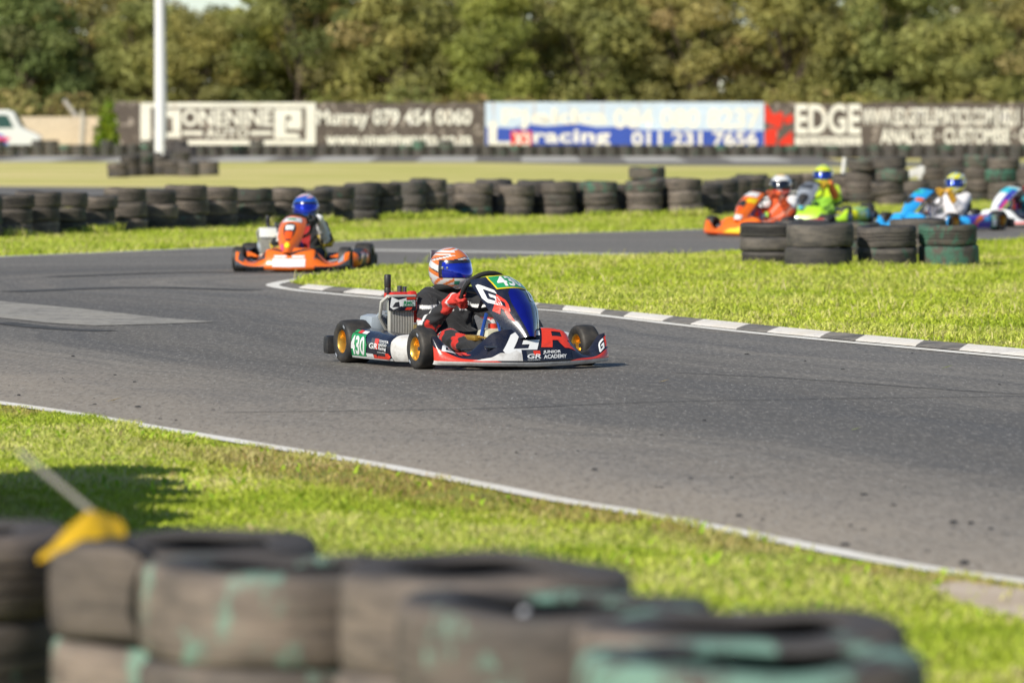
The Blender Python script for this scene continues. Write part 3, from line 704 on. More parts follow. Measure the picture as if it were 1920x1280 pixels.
# small island of tyres in the turf, far left
for i, (px, py, n) in enumerate([(222, 333, 2), (246, 331, 3), (268, 330, 3), (300, 329, 3), (326, 330, 2), (352, 331, 2), (391, 329, 2), (286, 322, 3), (338, 322, 3)]):
    x, y = at_px(px, py, .62); stack(x, y, n, [M_TYG, M_TYD] if i % 3 == 2 else [M_TYD, M_TY], 'the %s small stack from the left on the far turf' % ORD[i], 'tyres of the small island on the far turf', .62, .21, .04, .03)
# far row under the painted wall: only the top layer is counted singly
xs = np.arange(-27.5, 27.5, .615); low = MB()
for i, x in enumerate(xs):
    y = 231.5-(x+25)*.10+tr_.uniform(-.1, .1)
    for k in range(2): low.lathe([(.31, k*.2+.01), (.325, k*.2+.05), (.325, k*.2+.15), (.31, k*.2+.195), (.2, k*.2+.2)], 14, 'z', (x, y, 0))
    for k in ((2, 3) if tr_.random() < .2 and not 1.5 < x < 11 else (2,)):
        dx = tr_.uniform(-.06, .06); low.cur = 1 if tr_.random() < .10 else 0
        low.lathe([(.2, k*.2+.01), (.31, k*.2+.01), (.325, k*.2+.05), (.325, k*.2+.15), (.31, k*.2+.195), (.2, k*.2+.2)], 20, 'z', (x+dx, y, 0)); low.cur = 0
low.cur = 0; tag(low.build('distant_tyres', [M_TYD, M_TYG]), kind='stuff')
for i, (px, n) in enumerate([(322, 4), (340, 4), (356, 3)]):
    x = (px-960)/F_PX*222; stack(x, 222-i*.2, n, M_TYD, 'the %s stack at the foot of the white pole' % ORD[i], 'tyres at the foot of the pole', .62, .21)

# ================================================================== painted wall
WY = 240.0; WS = F_PX/WY
def wx(px): return (px-960)/WS
def wz(py): return CAM_H+(HORIZON-py)/WS
def brick_paint(name, base, flake, amt, sc=1.0, rust=0.0):
    t = NT(name); co = t.coord(); st = t.mapping(co, (1, 1, 1))
    a = t.noise(st, 2.2*sc, 6, 0.75); g = t.noise(co, 7*sc, 4, 0.7); big = t.noise(co, 0.5, 3)
    cc = t.mix(big, base, tuple(x*1.35 for x in base))
    cc = t.mix(t.ramp(a, (0.62-amt, 0.0), (0.68-amt, 1.0)), cc, flake)
    cc = t.mix(t.ramp(g, (0.32, 0.45), (0.45, 0)), cc, tuple(x*.5 for x in base))
    if rust:
        r_ = t.noise(t.mapping(co, (2.4, 1, .22)), 1.3, 4, 0.6); sx = t.n('SeparateXYZ'); t.l(co, sx.inputs[0])
        top = t.ramp(t.math('MULTIPLY_ADD', sx.outputs[2], .4, 0), (0.55, 0.12), (1.0, 1.0))
        cc = t.mix(t.math('MULTIPLY', t.math('MULTIPLY', t.ramp(r_, (0.60, 0), (0.72, 1)), rust), top), cc, (0.55, 0.27, 0.10))
    br = t.n('TexBrick'); t.inp(br.inputs['Vector'], t.mapping(co, (1, 1, 1), (PI/2, 0, 0))); br.inputs['Scale'].default_value = 4.2; br.inputs['Mortar Size'].default_value = .02
    t.inp(br.inputs['Color1'], (1, 1, 1)); t.inp(br.inputs['Color2'], (.86, .86, .86)); t.inp(br.inputs['Mortar'], (.6, .6, .6))
    cc = t.mix(0.8, cc, br.outputs[0], 'MULTIPLY')
    t.set(color=cc, rough=.85, spec=.25); t.bump(g, .4, .02); return t.m
M_WALL = brick_paint('old_black_wall_paint', (0.115, 0.092, 0.080), (0.52, 0.44, 0.38), 0.075)
M_WHITE = brick_paint('white_sign_paint', (0.82, 0.78, 0.70), (0.42, 0.35, 0.28), -0.02, 1.4, .7)
M_SKYP = brick_paint('pale_blue_sign_paint', (0.57, 0.66, 0.78), (0.80, 0.80, 0.80), 0.04, 1.2, .8)
M_BLUEP = brick_paint('blue_sign_paint', (0.05, 0.095, 0.42), (0.3, 0.34, 0.5), -0.06, 1.2)
M_REDP = brick_paint('red_sign_paint', (0.72, 0.045, 0.025), (0.45, 0.12, 0.08), -0.08, 1.2)
M_GRNP = brick_paint('green_sign_paint', (0.10, 0.26, 0.17), (0.2, 0.3, 0.2), -0.05)
M_PALE = brick_paint('pale_plaster', (0.66, 0.54, 0.40), (0.34, 0.27, 0.20), -0.03, 0.7)
wr = MB(); x = wx(212); r2 = random.Random(5)
wall = empty('painted_wall', (0, WY, 0)); tag(wall, 'long dark brick wall with painted advertising below the trees', 'wall')
def WP(x, z): return Vector((x, -.004, z))
wb = MB(); xs_ = [wx(212)]
tops = []
while xs_[-1] < wx(2120): xs_.append(xs_[-1]+r2.uniform(.3, .8))
for a, c2 in zip(xs_[:-1], xs_[1:]):
    h = wz(193)+r2.uniform(-.05, .05); wb.box(((a+c2)/2, .12, h/2), (c2-a-.004, .24+r2.uniform(-.002, .002), h))
wb.build('brickwork', M_WALL, wall, False)
def wsurf(u, v): return Vector((wx(u), -.006, wz(v)))
def wsign(name, label=None):
    o = bpy.data.objects.new(name, None); COL.objects.link(o); o.parent = wall
    if label: o['label'] = label
    return o
def wtext(body, x0, y0, x1, y1, mat, par, bold=.028, sp=1.0, off=.012, shear=0): return decal('lettering', text2d(body, min(bold, .03), shear, sp), rq(x0, y1, x1, y0), wsurf, mat, par, off, 2, -1)
def wshape(shape, x0, y0, x1, y1, mat, par, name='painted_field', off=.006, sh=0): return decal(name, shape, rq(x0, y1, x1, y0, sh), wsurf, mat, par, off, 2, -1)
s1_ = wsign('painted_sign', 'white framed advert reading ONENINE AUTO')
for q in [(264, 193, 592, 202), (264, 263, 592, 272), (264, 202, 283, 263), (574, 202, 592, 263)]: wshape(RECT, *q, M_WHITE, s1_, 'frame_bar')
wtext('ONENINE', 342, 205, 511, 237, M_WHITE, s1_, .07); wtext('AUTO', 386, 240, 466, 259, M_WHITE, s1_, .05, 1.1)
for q in [(343, 246, 381, 253), (470, 246, 510, 253)]: wshape(RECT, *q, M_WHITE, s1_, 'dash')
LOGO1 = poly2d([(0, 1), (1, 1), (1, 0), (.35, 0), (.18, .18), (.62, .18), (.62, .72), (.35, .72), (.35, .56), (.0, .56)])
LOGO2 = poly2d([(0, 0), (0, 1), (1, 1), (1, .32), (.45, .32), (.45, .62), (.62, .62), (.62, .78), (.40, .78), (.40, .18), (.85, .18), (.98, .0)])
wshape(LOGO1, 300, 206, 339, 258, M_WHITE, s1_, 'emblem'); wshape(LOGO2, 515, 205, 566, 260, M_WHITE, s1_, 'emblem')
s2_ = wsign('painted_sign', 'white lettering with phone number and web address')
wtext('Murray 079 454 0060', 594, 205, 884, 243, M_WHITE, s2_, .045); wtext('www.onenineauto.co.za', 611, 249, 885, 274, M_WHITE, s2_, .05)
s3_ = wsign('painted_sign', 'white and blue racing advert with phone numbers')
wshape(RECT, 910, 192, 1432, 276, M_SKYP, s3_, 'painted_field', .005); wshape(poly2d([(0, 0), (0, .86), (.10, .80), (.14, 1), (.22, .88), (.33, 1), (.40, .84), (.52, .90), (.56, .74), (1, .70), (1, 0)]), 911, 232, 1431, 276, M_BLUEP, s3_, 'painted_field', .009)
wtext('Pjekka', 940, 203, 1140, 243, M_WHITE, s3_, .06, off=.016); wtext('084 080 8237', 1150, 203, 1426, 242, M_WHITE, s3_, .055, off=.016)
wtext('L', 916, 228, 962, 275, M_WHITE, s3_, .10, off=.016); wtext('racing', 1000, 243, 1144, 276, M_WHITE, s3_, .10, 1.05, off=.016); wtext('011 231 7656', 1184, 246, 1420, 274, M_WHITE, s3_, .07, off=.016)
wshape(RECT, 958, 246, 997, 277, M_REDP, s3_, 'emblem', .02); wtext('X3', 962, 249, 993, 274, M_WHITE, s3_, .03, off=.024)
s4_ = wsign('painted_sign', 'red emblem beside white block letters EDGE')
for sh_ in [poly2d([(0, 1), (0, .55), (.55, .38), (.62, .62), (.95, .75), (1, .55), (.72, .48), (.6, .8), (.3, .72)]), poly2d([(0, 0), (.0, .28), (.12, .4), (.45, .4), (.38, 0)]), poly2d([(.48, 0), (.52, .1), (.95, .34), (1, .0)])]:
    wshape(sh_, 1434, 193, 1487, 272, M_REDP, s4_, 'emblem')
wshape(RECT, 1455, 272, 1487, 281, M_GRNP, s4_, 'painted_field')
wtext('EDGE', 1491, 195, 1613, 252, M_WHITE, s4_, .07); wshape(RECT, 1491, 257, 1614, 275, M_WHITE, s4_, 'painted_field'); wtext('TELEMATICS', 1497, 261, 1608, 271, M_WALL, s4_, .0, off=.012)
s5_ = wsign('painted_sign', 'white web address and slogan lettering')
wtext('WWW.EDGETELEMATICS.COM', 1616, 203, 1862, 235, M_WHITE, s5_, .055); wshape(RECT, 1867, 200, 1872, 240, M_WHITE, s5_, 'dash'); wtext('021 555 0140', 1877, 203, 2010, 236, M_WHITE, s5_, .05)
wtext('ANALYSE · CUSTOMISE · OPTIMISE', 1650, 240, 2010, 270, M_WHITE, s5_, .05)
# pale plastered wall beside it
b = MB(); b.box((wx(65), WY+2.2, wz(219)/2), (wx(180)-wx(-50), .2, wz(219)), None, .01); b.box((wx(176), WY+2.05, wz(220)/2), (.25, .3, wz(218)))
tag(b.build('boundary_wall', M_PALE, None, False), 'low pale plastered wall at the far left behind the white van', 'wall')
M_POST = paint('bleached_timber', (0.52, 0.47, 0.40), 0.8, var=.25, bump=.3)
b = MB(); b.tube([AT(147, 224, 243), AT(120, 187, 243)], [.12, .10], 8); tag(b.build('fence_post', M_POST), 'pale bare post leaning left above the plastered wall', 'post')
b = MB(); p0 = AT(154, 240, 242); b.tube([Vector((p0.x, 241.4, 0)), AT(156, 226, 241.4), AT(153, 207, 241.4)], [.14, .13, .07], 8); tag(b.build('fence_post', M_POST), 'short upright pale post in front of the plastered wall', 'post')
# tall white lamp pole
pole = empty('lamp_post', (wx(302)*226/WY, 226, 0)); tag(pole, 'tall tapering white pole in front of the white framed advert', 'lamp post')
M_POLE = paint('white_pole_paint', (0.80, 0.79, 0.77), 0.45, var=.06)
b = MB(); b.tube([(0, 0, 0), (0, 0, 3), (-.03, 0, 8), (-.05, 0, 11.5)], [.27, .255, .215, .18], 20); b.build('pole', M_POLE, pole)
b = MB(); b.box((0, 0, .03), (.75, .75, .06), None, .01); [b.tube([(sx*.28, sy*.28, .06), (sx*.28, sy*.28, .13)], .03, 6) for sx in (-1, 1) for sy in (-1, 1)]; b.build('base_plate', M_POLE, pole)
b = MB(); b.tube([(-.05, 0, 11.5), (.5, 0, 11.9), (1.2, 0, 12.0)], .05, 8); b.box((1.35, 0, 12.0), (.7, .3, .12), None, .04); b.build('lamp_head', M_POLE, pole)

# ================================================================== white van at the far left
M_VAN = paint('white_van_paint', (0.78, 0.78, 0.76), 0.3, coat=.6, var=.04); M_GLASS = paint('tinted_glass', (0.03, 0.085, 0.08), 0.08, var=.1)
M_VB = paint('van_blue_graphic', (0.10, 0.22, 0.62), 0.4); M_VP = paint('van_pink_graphic', (0.75, 0.08, 0.20), 0.4); M_RUBBER = paint('plain_rubber', (0.018, 0.018, 0.019), 0.75)
M_CHROME = paint('bright_metal', (0.6, 0.6, 0.6), 0.25, 1.0); M_LAMP = paint('lamp_glass', (0.85, 0.85, 0.88), 0.1, coat=.5)
van = empty('van', (wx(-14), 236.5, 0)); tag(van, 'white van with green tinted window and blue graphic at the left edge', 'van')
side = [(-4.3, .35), (-4.35, 1.2), (-4.2, 2.0), (-3.9, 2.17), (1.15, 2.17), (1.45, 2.05), (1.75, 1.45), (1.95, 1.28), (2.45, 1.08), (2.62, .9), (2.65, .38), (2.4, .33)]
b = MB(); b.prism(side, -.85, .85, 'y'); me_ = b.mesh('body', M_VAN, True, 35)
bm = bmesh.new(); bm.from_mesh(me_); bmesh.ops.bevel(bm, geom=[e for e in bm.edges if abs(e.verts[0].co.y-e.verts[1].co.y) < .01], offset=.09, segments=3, affect='EDGES'); bm.to_mesh(me_); bm.free(); me_.shade_smooth(); me_.set_sharp_from_angle(angle=R(45)); link('body', me_, van)
for x0, x1, a_, c_ in [(-3.9, -2.5, 0, 0), (-2.4, -1.0, 0, 0), (-.9, .15, 0, 0), (.25, 1.15, 0, .30)]:
    b = MB(); b.prism([(x0, 1.35), (x1+c_, 1.35), (x1, 1.95), (x0, 1.95)], -.862, -.853, 'y'); b.build('window', M_GLASS, van, False)
b = MB(); b.add([(1.50, -.66, 2.0), (1.50, .66, 2.0), (1.80, .72, 1.45), (1.80, -.72, 1.45)], [(0, 1, 2, 3)]); b.build('windscreen', M_GLASS, van, False)
b = MB(); b.prism([(-1.2, .55), (1.2, .55), (1.0, 1.0), (.3, 1.28), (-1.2, 1.1)], -.858, -.853, 'y'); b.build('door_graphic', M_VB, van, False)
b = MB(); b.prism([(.2, .75), (1.1, .7), (1.3, .9), (.5, 1.0)], -.864, -.8585, 'y'); b.build('door_graphic', M_VP, van, False)
for sy in (-1, 1): b = MB(); b.box((2.55, sy*.62, .88), (.16, .30, .22), None, .05); b.build('headlight', M_LAMP, van)
b = MB(); b.box((2.6, 0, .45), (.2, 1.68, .25), None, .06); b.build('bumper', M_VAN, van)
for wx_ in (-3.0, 1.65):
    for sy in (-1, 1):
        wv = empty('wheel', (wx_, sy*.74, .33), 0, van); b = MB(); b.lathe([(.19, -.1), (.31, -.1), (.33, -.06), (.33, .06), (.31, .1), (.19, .1)], 24, 'y'); b.build('tyre', M_RUBBER, wv)
        b = MB(); b.lathe([(0, sy*.08), (.08, sy*.09), (.12, sy*.06), (.195, sy*.085), (.195, -sy*.09)], 20, 'y'); b.build('rim', M_CHROME, wv)

# ================================================================== marshal flag on the foreground tyres
flag = empty('marshal_flag', AT(190, 976, 11.3)); tag(flag, 'yellow flag on a thin grey stick draped over the foreground tyres', 'flag')
fo = flag.location
M_STICK = paint('grey_stick', (0.30, 0.27, 0.24), 0.6); M_FLAG = attr_mat('yellow_flag_cloth', 0.75, 0, 0, 6, trans=.3)
b = MB(); b.tube([AT(236, 1002, 11.25)-fo, AT(190, 974, 11.3)-fo, AT(120, 915, 11.36)-fo, AT(36, 846, 11.45)-fo], [.0065, .0065, .006, .0055], 8); b.build('stick', M_STICK, flag)
up = [AT(236, 990, 11.24), AT(215, 978, 11.2), AT(185, 968, 11.16), AT(158, 964, 11.12), AT(130, 985, 11.10), AT(104, 1012, 11.08), AT(86, 1030, 11.08), AT(72, 1044, 11.08)]
dn = [AT(237, 1008, 11.20), AT(212, 1008, 11.14), AT(188, 1008, 11.08), AT(160, 1011, 11.04), AT(136, 1020, 11.02), AT(112, 1032, 11.02), AT(95, 1042, 11.03), AT(74, 1054, 11.05)]
V, Q = [], []
for i in range(43):
    s_ = i/42*7; k = min(int(s_), 6); f = s_-k; A = up[k].lerp(up[k+1], f)+Vector((0, .10*math.sin(min(1, s_/1.5)*PI/2)*min(1, (7-s_)/1.5), 0)); B = dn[k].lerp(dn[k+1], f)
    for j in range(9):
        g = j/8; p = A.lerp(B, g)-fo; p.y += .006*math.sin(i*.3+g*2)-.03*math.sin(g*PI); p.z += .002*math.sin(i*.5+g*4); V.append(p)
for i in range(42):
    for j in range(8): a = i*9+j; Q.append((a, a+9, a+10, a+1))
me = np_mesh('cloth', V, Q, None, np.tile([1.0, 0.60, 0.015], (len(V), 1)), True); me.materials.append(M_FLAG); link('cloth', me, flag)
# loose straps and bolts that tie the barrier
M_TIE = paint('cable_tie_plastic', (0.62, 0.62, 0.64), 0.45)
for px, py, d, dx, dz, lb in [(962, 1120, 10.28, -.035, .06, 'pale bent strap end sticking up between the middle foreground tyres'), (982, 1152, 9.95, .004, .015, 'white bolt head on the middle foreground tyre'), (1385, 1200, 9.86, .004, .085, 'pale upright strap between the two right foreground stacks'), (684, 1040, 10.9, -.01, .02, 'dark wire end above the third foreground tyre')]:
    p = AT(px, py, d); b = MB(); b.tube([p+Vector((-dx, .01, -dz)), p+Vector((0, 0, -dz*.1)), p+Vector((dx*.6, -.005, dz*.7))], [.009, .011, .008] if 'wire' not in lb else .004, 8)
    tag(b.build('strap' if 'strap' in lb else 'bolt' if 'bolt' in lb else 'wire', M_TIE if 'wire' not in lb else M_RUBBER), lb, 'strap' if 'strap' in lb else 'bolt' if 'bolt' in lb else 'wire')
# white marker board and post by the high pile
M_MARK = paint('white_plastic', (0.75, 0.72, 0.68), 0.5)
p = Vector((6.33, 98.35, 0)); b = MB(); b.tube([(p.x, p.y, 0), (p.x+.02, p.y, .55), (p.x+.06, p.y, .90)], .045, 8); tag(b.build('marker_post', M_MARK), 'white marker post at the left end of the high tyre pile', 'post')
p = AT(1711, 325, 96.5); b = MB(); b.box(p, (.46, .05, .15), Matrix.Rotation(-.35, 3, 'Y'), .01); b.box(p+Vector((.16, 0, .01)), (.08, .06, .26), Matrix.Rotation(.3, 3, 'Y'), .01); tag(b.build('barrier_board', M_MARK), 'broken white board lying on the high tyre pile', 'board')

# ================================================================== trees
M_BARK = paint('bark', (0.11, 0.08, 0.055), 0.9, var=.3, scale=6, bump=.5)
def leaf_mat():
    t = NT('tree_leaf'); a = t.n('Attribute', attribute_name='Col').outputs[0]; oi = t.n('ObjectInfo')
    hue = t.ramp(oi.outputs['Random'], (0.0, (0.78, 0.88, 0.80)), (0.35, (1.0, 1.0, 0.9)), (0.6, (1.10, 1.0, 0.90)), (0.8, (0.90, 0.88, 0.86)), (1.0, (1.05, 1.05, 0.85)))
    c = t.mix(1.0, a, hue, 'MULTIPLY'); c = t.mix(1.0, c, oi.outputs['Color'], 'MULTIPLY')
    t.set(color=c, rough=.6, spec=.25); tr = t.n('BsdfTranslucent'); t.l(c, tr.inputs[0]); mx = t.n('MixShader'); mx.inputs[0].default_value = .32
    t.l(t.b.outputs[0], mx.inputs[1]); t.l(tr.outputs[0], mx.inputs[2]); t.l(mx.outputs[0], t.out.inputs[0]); return t.m
M_LEAF = leaf_mat()
LC = np.array([(0.27, 0.275, 0.105), (0.34, 0.345, 0.12), (0.41, 0.395, 0.14), (0.47, 0.43, 0.16), (0.41, 0.33, 0.155)])
def crown_mesh(seed, W=3.6, H=8.5, base=.5, clumps=85, per=230, ls=.115):
    r = np.random.default_rng(seed); V, C = [], []; cen = []
    for i in range(clumps):
        a = r.uniform(0, 2*PI); h = base+(H-base)*r.random()**.85; f = (h-base)/(H-base)
        rad = W*math.sqrt(max(.05, 1-(max(0, f-.45)/.58)**2))*(.72 if f < .12 else 1)*(.45+.6*r.random()**.5)
        c = np.array([math.cos(a)*rad, math.sin(a)*rad*.8, h]); cr = r.uniform(.6, 1.45)*(1-.25*f); cen.append((c, cr))
        n = int(per*cr); d = r.normal(size=(n, 3)); d /= np.linalg.norm(d, axis=1)[:, None]; q = cr*(.35+.65*r.random(n)**.6)
        P = c+d*q[:, None]*np.array([1.15, 1.15, .72]); P[:, 2] = np.maximum(P[:, 2], .1)
        nn = d*.9+r.normal(size=(n, 3))*.55+np.array([0, 0, .35]); nn /= np.linalg.norm(nn, axis=1)[:, None]
        t1 = np.cross(nn, r.normal(size=(n, 3))); t1 /= np.linalg.norm(t1, axis=1)[:, None]; t2 = np.cross(nn, t1)
        s = ls*(.6+.9*r.random(n))[:, None]; t1 *= s; t2 *= s*.55
        V.append(np.stack([P-t1, P-t2, P+t1, P+t2], 1).reshape(-1, 3))
        k = LC[min(4, max(0, int(r.normal(1.8, 1.2))))]; C.append(np.repeat(k*(.75+.5*r.random((n, 1))), 4, 0))
    V = np.concatenate(V); C = np.concatenate(C); me = np_mesh('crown', V, np.arange(len(V)).reshape(-1, 4), None, C); me.materials.append(M_LEAF)
    return me, cen
def trunk_mesh(cen, seed, H):
    r = random.Random(seed); b = MB(); top = Vector((r.uniform(-.3, .3), r.uniform(-.2, .2), H*.62))
    pts = [Vector((0, 0, -.05)), Vector((.05, 0, .5)), Vector((r.uniform(-.2, .2), 0, H*.3)), top]; b.tube(pts, [.26, .2, .16, .06], 9)
    for c, cr in r.sample(cen, 26):
        c = Vector(c); s = pts[1].lerp(pts[2], r.random()) if c.z < H*.5 else pts[2].lerp(pts[3], r.random()*.8)
        m = s.lerp(c, .5)+Vector((r.uniform(-.3, .3), r.uniform(-.2, .2), -.25)); b.tube([s, m, c], [.075, .05, .018], 6)
    return b.mesh('trunk', M_BARK)
PROTO = []
for i, (W, H) in enumerate([(3.3, 8.6), (3.8, 9.4), (3.0, 7.6), (4.1, 8.8), (2.7, 10.2)]):
    cm, cen = crown_mesh(100+i, W, H, .5 if i != 4 else 1.2); PROTO.append((cm, trunk_mesh(cen, i, H)))
def tree(px, dist, k, s, rz, label, color=(1, 1, 1)):
    e = empty('tree', ((px-960)/F_PX*dist, dist, 0), rz); e.scale = (s, s, s); tag(e, label, 'tree', 'trees behind the painted wall')
    c = link('crown', PROTO[k][0], e); c.color = (*color, 1); link('trunk', PROTO[k][1], e); return e
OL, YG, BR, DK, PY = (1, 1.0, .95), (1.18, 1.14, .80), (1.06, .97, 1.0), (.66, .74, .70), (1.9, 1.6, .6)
TR = [(-60, 262, 0, 1.05, OL, 'olive tree cut off by the left photo edge'), (55, 258, 2, 1.08, DK, 'dark olive tree standing above the white van'), (170, 264, 3, 1.04, BR, 'broad brownish tree above the pale plastered wall'),
      (262, 259, 2, .96, OL, 'low olive tree left of the white pole'), (372, 257, 0, .80, OL, 'short tree under the gap of sky right of the pole'), (468, 262, 3, .82, YG, 'light olive bush under the sky gap above the wall'),
      (560, 258, 1, .98, DK, 'tall dark tree above the framed advert end'), (655, 263, 0, 1.06, BR, 'brownish tree above the phone number lettering'), (748, 257, 2, 1.12, OL, 'rounded olive tree above the web address'),
      (838, 264, 3, 1.0, BR, 'thin brownish tree left of the yellowish one'), (935, 255, 4, .86, YG, 'yellowish green tree above the corner of the blue advert'), (1020, 262, 1, 1.05, DK, 'dark dense tree with deep shade in its middle'),
      (1105, 257, 0, 1.02, OL, 'dense green tree above the middle of the blue advert'), (1195, 263, 3, 1.02, OL, 'broad olive tree above the blue advert'), (1290, 258, 1, .98, BR, 'feathery tree with brown twigs above the phone numbers'),
      (1385, 264, 3, 1.06, YG, 'light feathery tree above the red emblem'), (1475, 257, 0, 1.0, OL, 'olive tree above the EDGE lettering'), (1570, 263, 1, 1.0, BR, 'brownish drooping tree right of the EDGE lettering'),
      (1668, 257, 2, 1.10, OL, 'rounded tree above the web lettering'), (1760, 263, 3, 1.0, DK, 'dark tree above the slogan lettering'), (1830, 256, 2, .86, OL, 'low round tree near the right edge'), (1925, 262, 0, .93, BR, 'tree cut off by the right photo edge'),
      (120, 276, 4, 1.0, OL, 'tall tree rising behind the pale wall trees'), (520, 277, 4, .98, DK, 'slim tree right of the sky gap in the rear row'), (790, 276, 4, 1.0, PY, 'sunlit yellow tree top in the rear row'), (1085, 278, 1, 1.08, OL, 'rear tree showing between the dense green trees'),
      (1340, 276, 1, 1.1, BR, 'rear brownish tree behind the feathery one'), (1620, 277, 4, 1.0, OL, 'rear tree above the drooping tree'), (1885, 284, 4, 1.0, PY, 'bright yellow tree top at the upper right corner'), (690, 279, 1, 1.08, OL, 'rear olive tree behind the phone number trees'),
      (-10, 279, 1, 1.1, OL, 'rear tree in the upper left corner'), (255, 279, 1, 1.0, BR, 'rear brownish tree left of the pole'), (960, 279, 1, 1.1, YG, 'rear light green tree in the upper middle'), (1220, 279, 4, 1.05, OL, 'rear tree above the broad olive one'), (1490, 279, 4, 1.05, OL, 'rear tree behind the EDGE lettering'), (1760, 279, 1, 1.05, BR, 'rear brown tree behind the slogan lettering'), (590, 281, 1, 1.1, OL, 'rear tree behind the tall dark tree'), (440, 282, 0, .88, DK, 'low rear tree filling the sky gap')]
for i, (px, d, k, s, c, lb) in enumerate(TR): tree(px, d, k, s, (i*1.7) % 6.28, lb, c)
# undergrowth bushes that close the view below the crowns
def bush_mesh(seed, W, H, n, ls=.14, cols=LC):
    r = np.random.default_rng(seed); d = r.normal(size=(n, 3)); d /= np.linalg.norm(d, axis=1)[:, None]; d[:, 2] = np.abs(d[:, 2])
    q = (.55+.5*r.random(n)); P = d*q[:, None]*np.array([W, W*.7, H]); lump = 1+.18*np.sin(P[:, :1]*3.1+seed)*np.cos(P[:, 2:]*2.7); P = P*lump
    nn = d+r.normal(size=(n, 3))*.7; nn /= np.linalg.norm(nn, axis=1)[:, None]; t1 = np.cross(nn, r.normal(size=(n, 3))); t1 /= np.linalg.norm(t1, axis=1)[:, None]; t2 = np.cross(nn, t1)
    s = ls*(.6+.9*r.random(n))[:, None]; V = np.stack([P-t1*s, P-t2*s*.5, P+t1*s, P+t2*s*.5], 1).reshape(-1, 3); C = np.repeat(cols[r.integers(0, len(cols), n)]*(.7+.6*r.random((n, 1))), 4, 0)
    me = np_mesh('foliage', V, np.arange(len(V)).reshape(-1, 4), None, C); me.materials.append(M_LEAF); return me
UB = [bush_mesh(50+i, 2.4, 3.0, 3200, .16) for i in range(3)]
for i in range(20):
    o = link('bush', UB[i % 3]); d = 249+ (i*7 % 5); o.location = ((-80+i*106-960)/F_PX*d, d, 0); o.rotation_euler = (0, 0, i*2.1); s = .62+.55*((i*13) % 7)/7; o.scale = (s, s, s)
    o.color = (*[OL, BR, BR, OL][i % 4], 1); tag(o, 'olive undergrowth bush between the wall and the trees', 'bush', 'undergrowth bushes behind the wall')
M_STEM = M_BARK; sh = empty('shrub', (wx(200)*.975, 234.5, 0)); tag(sh, 'bright green upright shrub between the pale wall and the painted wall', 'shrub')
c = link('foliage', bush_mesh(77, .62, 2.25, 900, .15, np.array([(0.26, 0.36, .02), (.34, .40, .03), (.18, .26, .02)])), sh); b = MB(); [b.tube([(0, 0, 0), (dx*.4, 0, .8), (dx, 0, 1.7)], [.05, .035, .015], 6) for dx in (-.3, -.05, .25)]; b.build('stem', M_STEM, sh)
# ================================================================== racing karts
def lerp_pts(tab, x):
    xs = [t[0] for t in tab]
    if not isinstance(tab[0][1], (tuple, list)): return float(np.interp(x, xs, [t[1] for t in tab]))
    return [float(np.interp(x, xs, [t[1][i] for t in tab])) for i in range(len(tab[0][1]))]
def smooth_tab(tab, n=80):
    """soften a piecewise-linear profile"""
    x = np.linspace(tab[0][0], tab[-1][0], n); y = np.interp(x, [t[0] for t in tab], [t[1] for t in tab]); k = np.array([1, 3, 5, 3, 1])/13
    yp = np.concatenate([[y[0]]*2, y, [y[-1]]*2]); return list(zip(x, np.convolve(yp, k, 'valid')))
NZ = smooth_tab([(0, .262), (.28, .260), (.42, .245), (.52, .185), (.62, .122), (.72, .106), (.80, .114), (.88, .165), (.95, .212), (1.12, .225)])
NY = smooth_tab([(0, .80), (.4, .80), (.6, .735), (.75, .685), (.9, .66), (1.12, .655)])
def nose(u, v):
    a = abs(u); s_ = 1 if u >= 0 else -1; ex = max(0, a-1)
    x = .590*min(a, 1)+.012*math.sin(min(1, ex/.06)*PI/2); yf = .93-.19*min(a, 1)**2.6-ex*.55; yt = min(lerp_pts(NY, a), yf-.02); zb = .026+.014*a; zt = lerp_pts(NZ, a)
    if v < .12: t = v/.12; y, z = yf-.02*(1-t)**2, zb+.028*t
    elif v <= 1:
        t = (v-.12)/.88; zl = zb+.028; y = yf+(yt-yf)*(.25*t+.75*t**1.7); z = zl+(zt-zl)*(t**.92)
    else:
        t = (v-1)/.2; y, z = yt-.012*math.sin(t*PI)-.006*t, zt-.055*t
    return Vector((s_*x-.030, y, z))
PC = [(0, (.905, .215)), (.25, (.84, .315)), (.5, (.755, .412)), (.7, (.655, .490)), (.85, (.555, .545)), (1, (.445, .585))]
PW = smooth_tab([(-.2, .05), (0, .085), (.2, .125), (.45, .165), (.7, .180), (.88, .172), (1, .140), (1.2, .13)], 60)
def panel(u, v, pw=1.0):
    y, z = lerp_pts(PC, min(max(v, 0), 1)); a = abs(u)
    return Vector((lerp_pts(PW, v)*u*pw, y-.145*a**1.7*(.55+.45*min(1, v+.1)), z-.030*a*a))
def pod_surf(side):
    def f(u, v):
        y = -.41+.77*u; x = .655-.015*u-.16*max(0, (u-.72)/.28)**2.0
        zb, zt = .040, .228-.030*u-.05*max(0, (u-.8)/.2)**2
        if v <= 1: z = zb+(zt-zb)*v; x += .030*math.sin(max(0, min(1, v))*PI)**.6-.03*max(0, v-.8)/.2
        else: t = v-1; z = zt+.006*math.sin(min(t, 1)*PI); x -= .03+.16*t
        return Vector((side*x, y, z))
    return f
M_STEEL = paint('chassis_steel', (0.16, 0.17, 0.19), 0.35, .8); M_ALU = paint('aluminium', (0.55, 0.55, 0.55), 0.35, .9, bump=.2); M_BLK = paint('black_plastic', (0.02, 0.02, 0.022), 0.5, dirt=.25)
M_SLICK = paint('slick_tyre_rubber', (0.022, 0.0215, 0.021), 0.62, var=.25, scale=10, bump=.15, dirt=.30); M_GOLD = paint('gold_rim_metal', (0.80, 0.46, 0.085), 0.34, .75)
